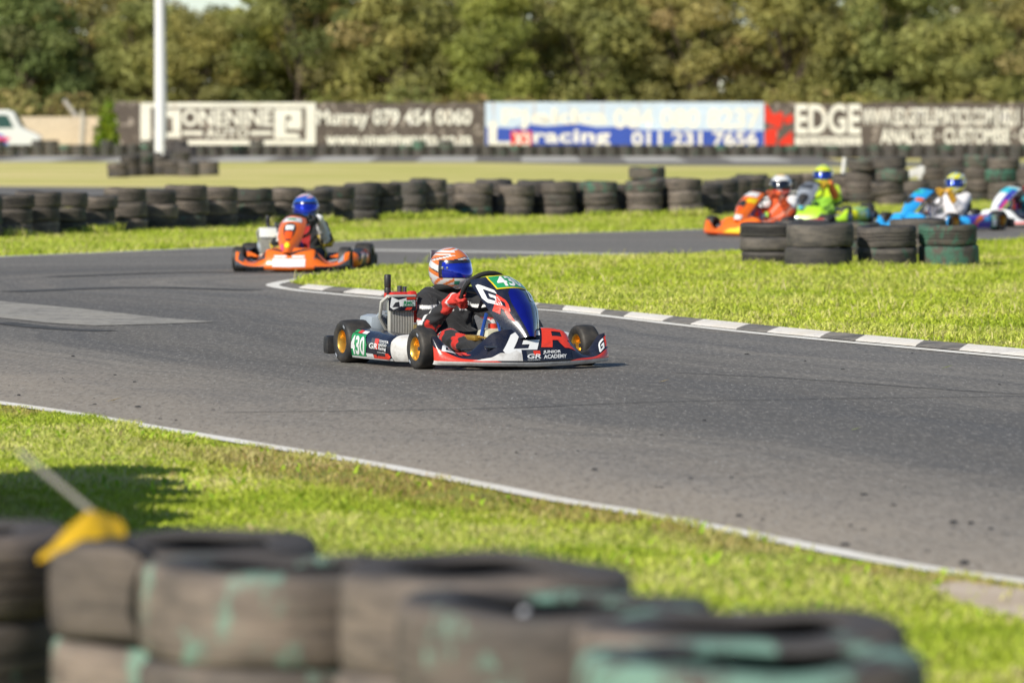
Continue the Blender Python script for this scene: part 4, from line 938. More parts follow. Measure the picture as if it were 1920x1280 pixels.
M_FIN = paint('radiator_fins', (0.60, 0.58, 0.52), 0.45, .25, var=.15); M_SUEDE = paint('black_suede', (0.018, 0.018, 0.018), 0.9); M_TANK = paint('fuel_tank_plastic', (0.62, 0.60, 0.46), 0.4); M_BTUBE = paint('blue_steering_tube', (0.03, 0.10, 0.42), 0.3, .5)
M_WHT = paint('white_vinyl', (0.80, 0.80, 0.79), 0.28, coat=.3, var=.05, scale=25); M_SCUFF = paint('scuffed_white_plastic', (0.72, 0.70, 0.67), 0.5, var=.15, scale=20, dirt=.5)
M_RED = paint('red_vinyl', (0.78, 0.050, 0.024), 0.28, coat=.3, var=.1, dirt=.12); M_NAVY = paint('navy_vinyl', (0.010, 0.012, 0.026), 0.24, coat=.5, var=.2, dirt=.14); M_GRN = paint('green_vinyl', (0.02, 0.30, 0.10), 0.3, coat=.3)
M_YEL = paint('yellow_vinyl', (0.85, 0.62, 0.02), 0.3); M_CHBLUE = paint('chrome_blue_vinyl', (0.008, 0.015, 0.30), 0.16, .55, coat=.7, var=.25); M_REDP2 = paint('red_engine_plastic', (0.70, 0.035, 0.02), 0.45, var=.15)
M_GREYBOX = paint('grey_blue_plastic', (0.34, 0.38, 0.42), 0.4); M_ORG = paint('orange_vinyl', (0.88, 0.165, 0.012), 0.28, coat=.3, var=.08, dirt=.1); M_ORG2 = paint('red_orange_vinyl', (0.84, 0.10, 0.012), 0.28, coat=.3, var=.08)
M_FLUO = paint('fluo_green_vinyl', (0.42, 0.72, 0.03), 0.3, coat=.3); M_FYEL = paint('fluo_yellow_vinyl', (0.75, 0.78, 0.02), 0.3); M_SKYB = paint('sky_blue_vinyl', (0.03, 0.36, 0.78), 0.28, coat=.3, var=.08); M_CYAN = paint('cyan_vinyl', (0.05, 0.50, 0.62), 0.3)
M_PURP = paint('purple_vinyl', (0.06, 0.05, 0.42), 0.3); M_PINK = paint('pink_vinyl', (0.80, 0.08, 0.22), 0.3); M_DGREY = paint('dark_grey_vinyl', (0.07, 0.075, 0.085), 0.35); M_GREY = paint('grey_vinyl', (0.32, 0.34, 0.38), 0.35)
_wh = {}
def wheel(root, x, y, R_, W, rim, outer, rb):
    wv = empty('wheel', (x, y, R_), 0, root); key = (R_, W, rim.name, outer); h = W/2
    if key not in _wh:
        b = MB(); half = [(rb, h*.80), (rb+.010, h*.96), (R_*.78, h*1.03), (R_*.90, h*.98), (R_*.965, h*.86), (R_*.99, h*.70), (R_*1.0, h*.4)]
        b.lathe([(r_, -a) for r_, a in half]+[(R_*1.003, 0)]+half[::-1], 48, 'x'); ty = b.mesh('tyre', M_SLICK, True, 60)
        b = MB(); o = outer; b.lathe([(0, o*h*.28), (.020, o*h*.28), (.024, o*h*.10), (rb*.62, o*h*.02), (rb*.82, o*h*.10), (rb*.88, o*h*.5), (rb*.95, o*h*.78), (rb*1.05, o*h*.90), (rb*1.06, o*h*.80), (rb*1.0, 0), (rb*1.06, -o*h*.80), (rb*1.05, -o*h*.88), (rb*.92, -o*h*.78), (rb*.84, -o*h*.4), (rb*.80, -o*h*.1), (rb*.5, -o*h*.05), (0, -o*h*.05)], 40, 'x')
        ri = b.mesh('rim', rim, True, 35)
        b = MB(); b.lathe([(0, o*h*.55), (.012, o*h*.55), (.014, o*h*.3), (.014, -o*h*.5), (0, -o*h*.5)], 12, 'x')
        for k in range(3 if outer else 6):
            an = k*2*PI/3; b.lathe([(0, o*h*.20), (.006, o*h*.20), (.006, 0)], 8, 'x', (0, .036*math.cos(an), .036*math.sin(an)))
        hu = b.mesh('hub', M_STEEL)
        b = MB()
        for k, an in enumerate((3.9, 0.9)):
            pts = []
            for j in range(5):
                aa = an+j*.07; pts.append((aa, R_*.80))
            vs = []
            for aa, rr_ in pts: vs += [Vector((o*(h*1.034), math.cos(aa)*(rr_-.008), math.sin(aa)*(rr_-.008))), Vector((o*(h*1.034), math.cos(aa)*(rr_+.006), math.sin(aa)*(rr_+.006)))]
            b.add(vs, [(2*j, 2*j+1, 2*j+3, 2*j+2) for j in range(4)])
        mk_ = b.mesh('sidewall_marking', M_GREY)
        _wh[key] = (ty, ri, hu, mk_)
    for nm, me in zip(('tyre', 'rim', 'hub', 'sidewall_marking'), _wh[key]): link(nm, me, wv)
    return wv
WC = Vector((0, .20, .475)); WN = Vector((0, -.80, .60)); WU = Vector((0, .60, .80)); WR = .152
def make_kart(loc, rz, pal, label, sc=1.0):
    k = empty('racing_kart', loc, rz); k.scale = (sc, sc, sc); tag(k, label, 'kart', 'racing karts on the track'); P = pal
    # bodywork
    b = MB(); b.grid(nose, 92, 22, -1.10, 1.10, 0, 1.2); ns = b.build('front_spoiler', P['nose'], k, True, 50)
    pw = 1.0 if P.get('hero') else .78; pf = lambda u, v: panel(u, v, pw)
    b = MB(); b.grid(pf, 28, 26, -1, 1, 0, 1); b.grid(lambda u, v: pf(u, v)-Vector((0, .012, .006)), 28, 26, -1, 1, 0, 1, True)
    pn = b.build('steering_panel', P['panel'], k, True, 60)
    pods = []
    for s in (1, -1):
        f = pod_surf(s); b = MB(); b.cur = 0; b.grid(f, 24, 14, 0, .80, 0, 1.5); b.cur = 1; b.grid(f, 10, 14, .80, 1.0, 0, 1.5)
        b.cur = 0; b.add([f(0, 0)]+[f(0, j/14*1.5) for j in range(15)]+[f(0, 1.5)-Vector((0, 0, .15))], [tuple(range(17))]); pods.append(b.build('side_pod', [P['pod'], P['podtip']], k, True, 50))
    b = MB(); b.box((0, -.735, .112), (1.43, .085, .120), None, .025); b.box((.40, -.70, .10), (.05, .10, .05)); b.box((-.40, -.70, .10), (.05, .10, .05)); b.build('rear_bumper', M_BLK, k)
    # chassis
    b = MB(); t_ = .0145
    for s in (1, -1):
        b.tube([(s*.30, -.66, .10), (s*.33, -.45, .065), (s*.34, -.1, .055), (s*.25, .25, .055), (s*.27, .50, .06), (s*.20, .80, .065)], t_, 8)
        b.tube([(s*.33, -.40, .06), (s*.58, -.33, .09), (s*.58, .22, .09), (s*.26, .30, .06)], .011, 8); b.tube([(s*.27, .47, .06), (s*.40, .50, .11), (s*.50, .50, .13)], .016, 8)
    b.tube([(-.34, -.1, .055), (.34, -.1, .055)], t_, 8); b.tube([(-.27, .5, .06), (.27, .5, .06)], t_, 8); b.tube([(-.20, .80, .065), (.20, .80, .065)], t_, 8); b.tube([(-.3, -.66, .1), (.3, -.66, .1)], t_, 8)
    b.tube([(-.30, .86, .15), (.30, .86, .15)], .010, 8); b.tube([(.2, .80, .065), (.28, .86, .15)], .01, 6); b.tube([(-.2, .80, .065), (-.28, .86, .15)], .01, 6); b.build('frame', P.get('frame', M_STEEL), k)
    b = MB(); b.box((0, .34, .038), (.50, .84, .006)); b.build('floor_tray', M_ALU, k)
    b = MB(); b.tube([(-.60, -.5, .14), (.60, -.5, .14)], .020, 12); b.lathe([(.0, -.003), (.085, -.003), (.085, .003), (0, .003)], 24, 'x', (-.16, -.5, .14)); b.lathe([(.0, -.005), (.07, -.005), (.07, .005), (0, .005)], 28, 'x', (.20, -.5, .14)); b.build('rear_axle', M_ALU, k)
    for s in (1, -1):
        wheel(k, s*.563, .5, .132, .125, P['rim'], s, .070); wheel(k, s*.610, -.5, .141, .185, P['rim'], s, .070)
    # cockpit
    b = MB()
    def seat(u, v):
        a = u*2.0; top = .43-.22*min(1, abs(u)*1.1)**1.5; z = .05+(top-.05)*v; r_ = .135+.055*v**.7; return Vector((r_*1.05*math.sin(a), -.26-.13*v-r_*.95*math.cos(a)+.10*(1-v), z))
    b.grid(seat, 24, 10, -1, 1, 0, 1); b.grid(lambda u, v: seat(u, v)*1.0+Vector((math.sin(u*2)*.010, -math.cos(u*2)*.010, 0)), 24, 10, -1, 1, 0, 1, True); b.box((0, -.20, .055), (.26, .28, .012)); b.build('seat', M_BLK, k)
    b = MB(); n = 36; b.tube([WC+(Vector((1, 0, 0))*math.cos(2*PI*i/n)+WU*math.sin(2*PI*i/n))*WR for i in range(n)], .0155, 10, False, True); sw = b.build('steering_wheel', M_SUEDE, k)
    b = MB(); hb = WC-WN*.02
    for an in (PI*.03, PI*.97, -PI/2): b.tube([hb, WC+(Vector((1, 0, 0))*math.cos(an)+WU*math.sin(an))*WR*.95], [.017, .009], 8)
    b.build('spokes', M_DGREY, sw)
    b = MB(); b.box(WC-WN*.01+WU*.03, (.10, .055, .025), Matrix.Rotation(.93, 3, 'X'), .006); b.build('lap_display', M_BLK, sw)
    b = MB(); b.tube([WC-WN*.02, (0, .55, .13)], .011, 10); b.tube([(0, .55, .13), (.3, .50, .12)], .006, 6); b.tube([(0, .55, .13), (-.3, .50, .12)], .006, 6); b.build('steering_column', M_STEEL, k)
    b = MB(); b.tube([(.16, .42, .06), (.05, .34, .34)], .012, 8); b.tube([(-.16, .42, .06), (-.05, .34, .34)], .012, 8); b.tube([(.10, .74, .07), (.05, .48, .36)], .009, 8); b.tube([(-.10, .74, .07), (-.05, .48, .36)], .009, 8); b.build('column_support', M_BTUBE, k)
    b = MB(); b.box((0, .33, .145), (.20, .22, .20), None, .045, .82); b.build('fuel_tank', M_TANK, k); b = MB(); b.lathe([(0, .03), (.03, .03), (.03, 0)], 14, 'z', (0, .33, .245)); b.build('tank_cap', M_RED, k)
    for s in (1, -1):
        b = MB(); b.tube([(s*.10, .66, .05), (s*.13, .71, .15), (s*.13, .74, .22)], .008, 8); b.tube([(s*.09, .735, .215), (s*.17, .735, .215)], .010, 8); b.build('pedal', M_ALU, k)
    b = MB(); b.box((.17, .40, .19), (.055, .16, .035), None, .010); b.tube([(.17, .49, .20), (.15, .62, .19), (.13, .72, .20)], .007, 8); b.build('brake_cylinder', P.get('brake', M_GOLD), k)
    b = MB()
    for q in range(4): b.tube([(.16, .35, .18), (.20+q*.012, .22-q*.03, .12+q*.01), (.24, .05, .10), (.26, -.2, .09)], .005, 6)
    b.build('hose', M_ALU, k)
    # engine on the right-hand side
    e = MB(); e.box((.345, -.42, .145), (.17, .23, .13), None, .02)
    for i in range(6): e.box((.345, -.40, .22+i*.022), (.15, .15, .010), None, .003)
    e.box((.345, -.40, .30), (.11, .11, .20)); e.lathe([(0, .06), (.045, .055), (.055, .0), (0, 0)], 18, 'z', (.345, -.40, .36)); e.build('engine', M_ALU, k)
    b = MB(); b.box((.345, -.40, .435), (.135, .15, .05), None, .015); b.box((.30, -.27, .40), (.05, .06, .14), None, .015); b.box((.27, -.29, .30), (.045, .05, .07), None, .01); b.build('cylinder_cover', P.get('head', M_REDP2), k)
    b = MB(); b.lathe([(.018, 0), (.022, .002), (.022, .03), (.019, .035), (.022, .04), (.022, .115), (.018, .12), (0, .12)], 16, 'z', (.415, -.40, .455)); b.build('vent_tube', M_BLK, k)
    b = MB(); b.lathe([(0, .04), (.016, .04), (.016, 0)], 12, 'z', (.33, -.40, .46)); b.lathe([(0, .035), (.014, .035), (.014, 0)], 12, 'z', (.295, -.40, .46)); b.build('spark_plug', M_STEEL, k)
    r = MB(); r.box((.385, -.262, .29), (.175, .020, .30), None, .004)
    for i in range(15): r.box((.385-.080+i*.0114, -.246, .262), (.0045, .016, .205))
    r.box((.385, -.25, .152), (.185, .05, .025), None, .006); r.box((.385, -.25, .437), (.19, .05, .022), None, .006); r.tube([(.475, -.25, .44), (.51, -.28, .40), (.50, -.33, .30), (.43, -.36, .2)], .012, 8); r.build('radiator', M_FIN, k)
    def cov(u, v): return Vector((.385-.094*(2*u-1), -.226+.010*math.sin(u*PI), .345+.090*v))
    b = MB(); b.grid(cov, 6, 3); b.grid(lambda u, v: cov(u, v)-Vector((0, .012, 0)), 6, 3, flip=True); cv = b.build('radiator_cover', M_NAVY if P.get('hero') else P.get('cover', M_DGREY), k)
    b = MB(); b.box((.475, -.50, .24), (.13, .22, .15), None, .05); b.tube([(.475, -.42, .29), (.47, -.36, .33)], .02, 8); b.build('airbox', M_GREYBOX, k)
    b = MB(); b.tube([(.30, -.35, .25), (.26, -.22, .20), (.29, -.10, .16), (.33, -.15, .13)], [.012]*4, 8); b.box((.27, -.22, .22), (.07, .08, .07), None, .015); b.build('carburettor', M_BRASS, k)
    b = MB(); b.tube([(-.18, -.62, .17), (.14, -.64, .17)], [.055, .055], 16); b.tube([(.14, -.64, .17), (.30, -.56, .20), (.34, -.48, .26)], [.04, .025, .02], 10); b.build('exhaust', M_STEEL, k)
    for nm, par, surf, sg, items in (('nose', ns, nose, -1, P.get('nose_d', [])), ('panel', pn, pf, -1, P.get('panel_d', [])), ('pod', pods[0], pod_surf(1), 1, P.get('pod_d', [])), ('pod', pods[1], pod_surf(-1), -1, P.get('podl_d', [])), ('cover', cv, cov, 1, P.get('cover_d', []))):
        for it in items:
            name, shp, q, mat, off = it[:5]; nn = it[5] if len(it) > 5 else 8; decal(name, shp, q, surf, mat, par, off, nn, sg)
    return k
M_BRASS = paint('brass_fittings', (0.55, 0.42, 0.16), 0.35, .8)
def T(body, bold=.03, shear=0.0, sp=1.0): return text2d(body, min(bold, .012)+.014, shear, sp)
B_, RT = .07, RECT
STRIP = poly2d([(.28, 0), (.72, 0), (.92, .35), (1, .7), (.9, .9), (.68, 1), (.32, 1), (.1, .9), (0, .7), (.08, .35)])
TAPER = poly2d([(0, 0), (1, 0), (.85, .12), (.55, .30), (.25, .62), (0, 1)]); TAPERR = poly2d([(0, 0), (1, 0), (1, 1), (.75, .62), (.45, .30), (.15, .12)])
SCUFF = poly2d([(0, 0), (1, 0), (.97, .45), (.9, .5), (.86, .9), (.78, .75), (.72, 1), (.6, .7), (.45, .8), (.3, .45), (.15, .4)])
ARROW = poly2d([(0, 0), (.86, 0), (1, .55), (.84, 1), (0, 1)])
SWOOSH = poly2d([(0, 0), (.25, .1), (.45, .5), (.7, .75), (1, .8), (1, 1), (.6, 1), (.32, .8), (.15, .35), (0, .3)])
CHEV = poly2d([(0, 1), (.3, .55), (.5, 0), (.7, .55), (1, 1), (.8, 1), (.5, .45), (.2, 1)])
BAR = poly2d([(0, 0), (.9, 0), (1, .5), (.94, 1), (.8, 1), (.78, .45), (.3, .45), (.26, .2), (.22, .6), (0, .6)])
WEDG = poly2d([(0, .2), (.2, 0), (1, .45), (1, .9), (.5, .75), (.1, 1)])
hero = dict(hero=1, nose=M_NAVY, panel=M_NAVY, pod=M_NAVY, podtip=M_SCUFF, rim=M_GOLD,
  nose_d=[('lower_lip', RT, rq(1.09, 0, -1.09, .105), M_SCUFF, .0025, 48), ('red_corner', TAPER, rq(1.09, .105, .40, .60), M_RED, .003, 16), ('red_corner', TAPERR, rq(-.40, .105, -1.09, .50), M_RED, .003, 16),
    ('scuffed_patch', SCUFF, rq(.70, .14, .04, .40), M_SCUFF, .0042, 12), ('letter', LET_G, [(.40, .30), (-.06, .32), (-.11, .93), (.26, .90)], M_WHT, .004, 8), ('letter', LET_R, [(-.07, .47), (-.52, .44), (-.44, 1.02), (-.10, 1.0)], M_RED, .004, 8),
    ('letter', LET_G, [(.97, .40), (.80, .62), (.82, .98), (.96, .66)], M_WHT, .0045, 6), ('letter', LET_R, [(.79, .62), (.66, .66), (.69, 1.0), (.80, .98)], M_RED, .0045, 6), ('letter', LET_G, [(-.86, .36), (-.965, .46), (-.975, .80), (-.89, .72)], M_WHT, .0045, 6), ('letter', LET_R, [(-.965, .48), (-1.06, .55), (-1.06, .92), (-.975, .82)], M_RED, .0045, 6),
    ('sponsor_plate', RT, rq(.17, .145, -.42, .41), M_NAVY, .0055, 10), ('emblem', RT, rq(.115, .27, .035, .38), M_DGREY, .007, 3), ('emblem', RT, rq(.035, .27, -.045, .38), M_RED, .007, 3), ('lettering', T('GR', .08, .2), rq(.115, .19, -.045, .30), M_WHT, .008, 4), ('lettering', T('SOUTH AFRICA', .03), rq(.115, .155, -.03, .175), M_WHT, .008, 3),
    ('lettering', T('JUNIOR', .06, .15), rq(-.075, .285, -.29, .38), M_WHT, .0075, 4), ('lettering', T('ACADEMY', .06, .15), rq(-.075, .18, -.36, .275), M_WHT, .0075, 4)],
  panel_d=[('centre_strip', STRIP, rq(.31, .0, -.46, .76), M_CHBLUE, .003, 14), ('letter', LET_G, [(.99, .60), (.55, .47), (.58, .74), (.985, .92)], M_WHT, .003, 8), ('letter', LET_R, [(.95, .46), (.48, .22), (.42, .56), (.62, .70)], M_RED, .003, 8),
    ('letter', LET_G, [(-.60, .56), (-.98, .60), (-.985, .88), (-.62, .74)], M_WHT, .003, 8), ('edge_line', RT, [(-.86, .05), (-.93, .05), (-.90, .55), (-.84, .55)], M_WHT, .003, 8),
    ('plate_border', RT, [(.50, .745), (-.80, .745), (-.74, .99), (.56, .99)], M_YEL, .005, 10), ('number_plate', RT, [(.46, .76), (-.76, .76), (-.71, .975), (.52, .975)], M_GRN, .0065, 10), ('lettering', T('430', .012, .15), [(.34, .775), (-.62, .775), (-.56, .96), (.40, .96)], M_WHT, .008, 8)],
  pod_d=[('pod_trim', RT, rq(.0, .02, .80, .10), M_WHT, .002, 8), ('number_plate', ARROW, rq(.012, .10, .37, .86), M_GRN, .003, 8), ('lettering', T('430', .012, .1, 1.0), rq(.035, .14, .325, .80), M_WHT, .0045, 5), ('sticker', RT, rq(.05, .88, .12, .97), M_GRN, .003, 2), ('sticker', RT, rq(.125, .88, .20, .97), M_RED, .003, 2), ('sticker', RT, rq(.205, .88, .30, .97), M_WHT, .003, 2),
    ('emblem', RT, rq(.455, .60, .525, .80), M_DGREY, .003, 2), ('emblem', RT, rq(.525, .60, .60, .80), M_RED, .003, 2), ('emblem', RT, rq(.535, .42, .59, .60), M_RED, .003, 2), ('lettering', T('GR', .09, .15), rq(.42, .42, .585, .63), M_WHT, .0045, 4), ('lettering', T('TOYOTA', .05, .1), rq(.61, .68, .775, .78), M_WHT, .0045, 3), ('lettering', T('GAZOO', .05, .1), rq(.605, .55, .755, .65), M_WHT, .0045, 3), ('lettering', T('Racing', .05, .1), rq(.605, .38, .75, .53), M_WHT, .0045, 3), ('lettering', T('SOUTH AFRICA', .02), rq(.58, .30, .74, .335), M_WHT, .0045, 2),
    ('sticker', RT, rq(.34, .11, .48, .23), M_WHT, .004, 2), ('red_stripe', BAR, rq(.47, .07, .79, .30), M_RED, .003, 6)],
  podl_d=[('number_plate', ARROW, rq(.37, .10, .012, .86), M_GRN, .003, 8), ('lettering', T('430', .012, .1, 1.0), rq(.325, .14, .035, .80), M_WHT, .0045, 5)],
  cover_d=[('sticker', WEDG, rq(.02, .08, .62, 1.0), M_WHT, .002, 3), ('emblem', poly2d([(0, 0), (1, 0), (.9, 1), (.4, .8)]), rq(.10, .28, .36, .66), M_NAVY, .004, 2), ('sticker', RT, rq(.44, .30, .96, .74), M_WHT, .003, 2), ('lettering', T('RMC', .08, .15), rq(.50, .42, .92, .70), M_GRN, .0045, 3), ('sticker', RT, rq(.48, .33, .92, .38), M_GRN, .0045, 2), ('sticker', poly2d([(0, 0), (.8, 0), (1, 1), (.25, 1)]), rq(.55, .05, .85, .24), M_RED, .003, 2), ('sticker', RT, rq(.62, .80, .98, .97), M_RED, .003, 2)])
def kart_at(px, py, deg):
    p = G(px, py); return (p.x, p.y, 0), R(deg)
hl, hr = kart_at(884, 683, 205)
make_kart(hl, hr, hero, 'navy, white and red kart with gold rims and green plates, nearest in the corner')
k2 = dict(nose=M_ORG, panel=M_ORG, pod=M_BLK, podtip=M_ORG, rim=M_BLK, head=M_BLK, cover=M_WHT, brake=M_ALU,
  nose_d=[('lower_edge', RT, rq(1.09, 0, .45, .16), M_BLK, .003, 16), ('lower_edge', RT, rq(-.45, 0, -1.09, .16), M_BLK, .003, 16), ('dark_tip', TAPER, rq(1.09, .16, .72, .55), M_DGREY, .004, 8), ('dark_tip', TAPERR, rq(-.72, .16, -1.09, .62), M_DGREY, .004, 8),
    ('grille', CHEV, rq(.40, .60, -.40, .94), M_BLK, .004, 10), ('black_inset', TAPERR, rq(.70, .62, .44, .98), M_BLK, .004, 6), ('black_inset', TAPER, rq(-.44, .62, -.70, .98), M_BLK, .004, 6), ('front_plate', RT, rq(.29, .14, -.29, .48), M_WHT, .0055, 6), ('sticker', RT, rq(.27, .52, .05, .62), M_WHT, .0055, 4), ('sticker', RT, rq(-.05, .52, -.27, .62), M_WHT, .0055, 4),
    ('fin_flash', RT, rq(.96, .45, .86, .98), M_DGREY, .004, 4), ('fin_flash', RT, rq(-.84, .45, -.93, .98), M_GREY, .004, 4)],
  panel_d=[('black_window', STRIP, rq(.48, .30, -.48, .76), M_BLK, .003, 8), ('sticker', RT, rq(.30, .58, -.30, .70), M_WHT, .0045, 4), ('sticker', RT, rq(.30, .34, -.30, .54), M_ORG2, .0045, 4), ('number_plate', RT, [(.72, .80), (-.72, .80), (-.66, .94), (.66, .94)], M_WHT, .004, 8), ('sticker', RT, rq(.3, .84, -.3, .90), M_GRN, .0055, 4), ('sticker', poly2d([(.2, 0), (.8, 0), (1, .5), (.7, 1), (.3, 1), (0, .5)]), rq(.28, .12, -.28, .24), M_FYEL, .0045, 4), ('sticker', RT, rq(.75, .06, .4, .22), M_PINK, .004, 4)],
  podl_d=[('orange_panel', RT, rq(.30, .2, .02, .95), M_ORG2, .003, 4), ('orange_panel', SWOOSH, rq(.8, .1, .4, .9), M_ORG, .003, 6)], pod_d=[('orange_panel', SWOOSH, rq(.1, .1, .8, .9), M_ORG, .003, 6)])
hl, hr = kart_at(563, 507, 173); K2 = (hl, hr); make_kart(hl, hr, k2, 'orange kart with black insets following the leading kart, in front of the long barrier', 1.0)
k3 = dict(nose=M_ORG, panel=M_ORG, pod=M_ORG2, podtip=M_ORG, rim=M_BLK, head=M_BLK, cover=M_DGREY,
  nose_d=[('number_field', SCUFF, rq(.35, .10, -.75, .62), M_YEL, .004, 8), ('white_patch', SCUFF, rq(-.15, .16, -.85, .60), M_WHT, .005, 8), ('grille', CHEV, rq(.25, .70, -.25, .96), M_BLK, .004, 8), ('lower_edge', RT, rq(1.09, 0, -1.09, .12), M_ORG2, .003, 30)],
  panel_d=[('black_window', STRIP, rq(.45, .30, -.40, .66), M_BLK, .003, 8), ('sticker', RT, rq(.35, .32, -.25, .46), M_ORG2, .0045, 4), ('sticker', RT, rq(.6, .04, -.6, .18), M_WHT, .004, 4), ('number_plate', RT, rq(.7, .80, -.75, .97), M_WHT, .004, 8), ('sticker', RT, rq(-.3, .60, -.9, .74), M_YEL, .004, 5)],
  podl_d=[('sticker', RT, rq(.25, .2, .02, .9), M_WHT, .003, 4), ('sticker', SWOOSH, rq(.9, .1, .5, .9), M_YEL, .003, 4)])
hl, hr = kart_at(1440, 441.5, 149); K3 = (hl, hr); make_kart(hl, hr, k3, 'bright orange kart with yellow nose patch, leading the pack behind the infield tyres', 1.05)
k4 = dict(nose=M_FLUO, panel=M_GREY, pod=M_FLUO, podtip=M_FYEL, rim=M_ALU, head=M_BLK, cover=M_BLK,
  nose_d=[('black_inset', TAPER, rq(.6, .2, .1, .8), M_BLK, .004, 6), ('orange_flash', SWOOSH, rq(.9, .3, .3, .95), M_ORG, .004, 6), ('yellow_flash', SWOOSH, rq(-.4, .2, -1.0, .9), M_FYEL, .004, 6)],
  panel_d=[('black_window', STRIP, rq(.6, .12, -.6, .55), M_BLK, .003, 8), ('number_plate', RT, rq(.6, .72, -.6, .92), M_DGREY, .004, 6), ('sticker', RT, rq(.4, .02, -.4, .10), M_CYAN, .004, 5)], podl_d=[('sticker', RT, rq(.3, .2, .02, .9), M_CYAN, .003, 4)])
hl, hr = kart_at(1531, 418.5, 162); K4 = (hl, hr); make_kart(hl, hr, k4, 'fluorescent green kart with dark steering panel, behind the orange kart of the pack', 1.10)
k5 = dict(nose=M_SKYB, panel=M_SKYB, pod=M_PURP, podtip=M_SKYB, rim=M_GOLD, head=M_BLK, cover=M_BLK,
  nose_d=[('pink_corner', TAPER, rq(1.09, .10, .75, .5), M_PINK, .004, 6), ('orange_sticker', RT, rq(-.74, .35, -.90, .9), M_ORG, .004, 5), ('white_sticker', RT, rq(-.91, .35, -.99, .9), M_WHT, .004, 4)],
  panel_d=[('black_opening', STRIP, rq(.40, .42, -.45, .66), M_BLK, .003, 8), ('orange_flash', RT, rq(-.5, .55, -.97, .66), M_ORG, .004, 5), ('number_plate', RT, rq(.6, .78, -.6, .95), M_CYAN, .004, 6), ('plate_line', RT, rq(.3, .82, -.3, .90), M_GRN, .0055, 4)],
  podl_d=[('orange_flash', SWOOSH, rq(.82, .05, .25, .98), M_ORG, .003, 8), ('number_plate', RT, rq(.20, .06, .0, .96), M_GRN, .004, 4), ('sticker', RT, rq(.17, .16, .03, .86), M_WHT, .0055, 3), ('sticker', STRIP, rq(.75, .15, .58, .5), M_PINK, .0045, 4), ('sticker', RT, rq(.42, .55, .24, .9), M_SKYB, .0045, 4)])
hl, hr = kart_at(1763, 432.5, 139); K5 = (hl, hr); make_kart(hl, hr, k5, 'sky blue kart with orange swoosh on its side pod, ridden by the white suited driver', 1.05)
k6 = dict(nose=M_WHT, panel=M_WHT, pod=M_CYAN, podtip=M_WHT, rim=M_ALU, head=M_BLK, cover=M_BLK, nose_d=[('red_edge', RT, rq(.6, .1, -.9, .3), M_RED, .004, 10)],
  panel_d=[('cyan_top', RT, rq(.85, .72, -.9, .95), M_CYAN, .003, 6), ('purple_edge', RT, rq(-.55, .2, -.97, .85), M_PURP, .003, 6), ('pink_edge', RT, rq(-.75, .05, -.95, .5), M_PINK, .0045, 6)], podl_d=[('sticker', RT, rq(.4, .1, .02, .9), M_WHT, .003, 4), ('sticker', RT, rq(.8, .1, .5, .5), M_RED, .003, 4)])
hl, hr = kart_at(1926, 425, 139); K6 = (hl, hr); make_kart(hl, hr, k6, 'white and cyan kart cut off by the right photo edge', 1.05)

# ================================================================== drivers
def rim_pt(th): return WC+(Vector((1, 0, 0))*math.cos(th)+WU*math.sin(th))*WR
TH_R, TH_L = R(-30), R(176)
def hand(th):
    """gloved hand closed round the steering wheel rim"""
    c = rim_pt(th); er = (c-WC).normalized(); tg = er.cross(WN).normalized()
    if tg.z < 0: tg = -tg                                     # along the rim, towards the thumb
    pr = []; pc = c+er*.012+WN*.034
    P = lambda an, r_, o: c+(er*math.cos(an)+WN*math.sin(an))*r_+tg*o
    wrist = c+er*.045+WN*.095-tg*.045
    for o, ln in ((.030, 1.0), (.010, 1.06), (-.010, 1.0), (-.029, .86)):
        k0 = P(R(80), .036, o); pr.append((wrist.lerp(k0, .45), k0, .017, .0125))
        an = [R(80), R(80-62*ln), R(80-120*ln), R(80-176*ln), R(80-215*ln)]; rr_ = [.036, .031, .027, .0265, .027]
        for i in range(4): pr.append((P(an[i], rr_[i], o), P(an[i+1], rr_[i+1], o), .0126-.0006*i, .0119-.0006*i))
    th0 = P(R(100), .040, .024); t1 = P(R(125), .036, .052); t2 = P(R(175), .030, .060); t3 = P(R(215), .027, .055)
    pr += [(wrist.lerp(th0, .35), th0, .018, .015), (th0, t1, .015, .012), (t1, t2, .012, .0105), (t2, t3, .0105, .0095)]
    pr.append((wrist, wrist.lerp(pc, .6), .027, .024)); return [(tuple(a), tuple(b_), x, y) for a, b_, x, y in pr], wrist
HR_, WRR = hand(TH_R); HL_, WRL = hand(TH_L)
ELR, ELL = Vector((.255, -.125, .245)), Vector((-.255, -.085, .29))
# name, a, b, ra, rb
BODY = [('torso', (0, -.27, .13), (0, -.33, .24), .125, .128), ('torso', (.05, -.33, .26), (.065, -.36, .38), .112, .104), ('torso', (-.05, -.33, .26), (-.065, -.36, .38), .112, .104), ('yoke', (.12, -.365, .425), (-.12, -.365, .425), .060, .060),
  ('neck', (0, -.355, .45), (0, -.335, .53), .055, .050), ('head', (0, -.33, .585), (0, -.33, .62), .088, .086),
  ('hip', (.07, -.25, .13), (-.07, -.25, .13), .10, .10)]
for s, el, wr_ in ((1, ELR, WRR), (-1, ELL, WRL)):
    sh_ = Vector((s*.155, -.35, .415)); BODY += [('upperarm', tuple(sh_), tuple(el), .071, .060), ('forearm', tuple(el), tuple(wr_), .059, .040), ('hand', tuple(wr_), tuple(wr_.lerp(rim_pt(TH_R if s > 0 else TH_L), .6)), .028, .018),
      ('thigh', (s*.085, -.24, .13), (s*.215, .13, .170), .082, .060), ('shin', (s*.215, .13, .170), (s*.15, .52, .115), .062, .042), ('foot', (s*.15, .53, .10), (s*.135, .66, .17), .036, .030)]
_pr = [p[1:] for p in BODY]; BV, BQ = nets(_pr, .0095, .030); BN = near_prim(BV, _pr); BNAME = np.array([BODY[i][0] for i in BN])
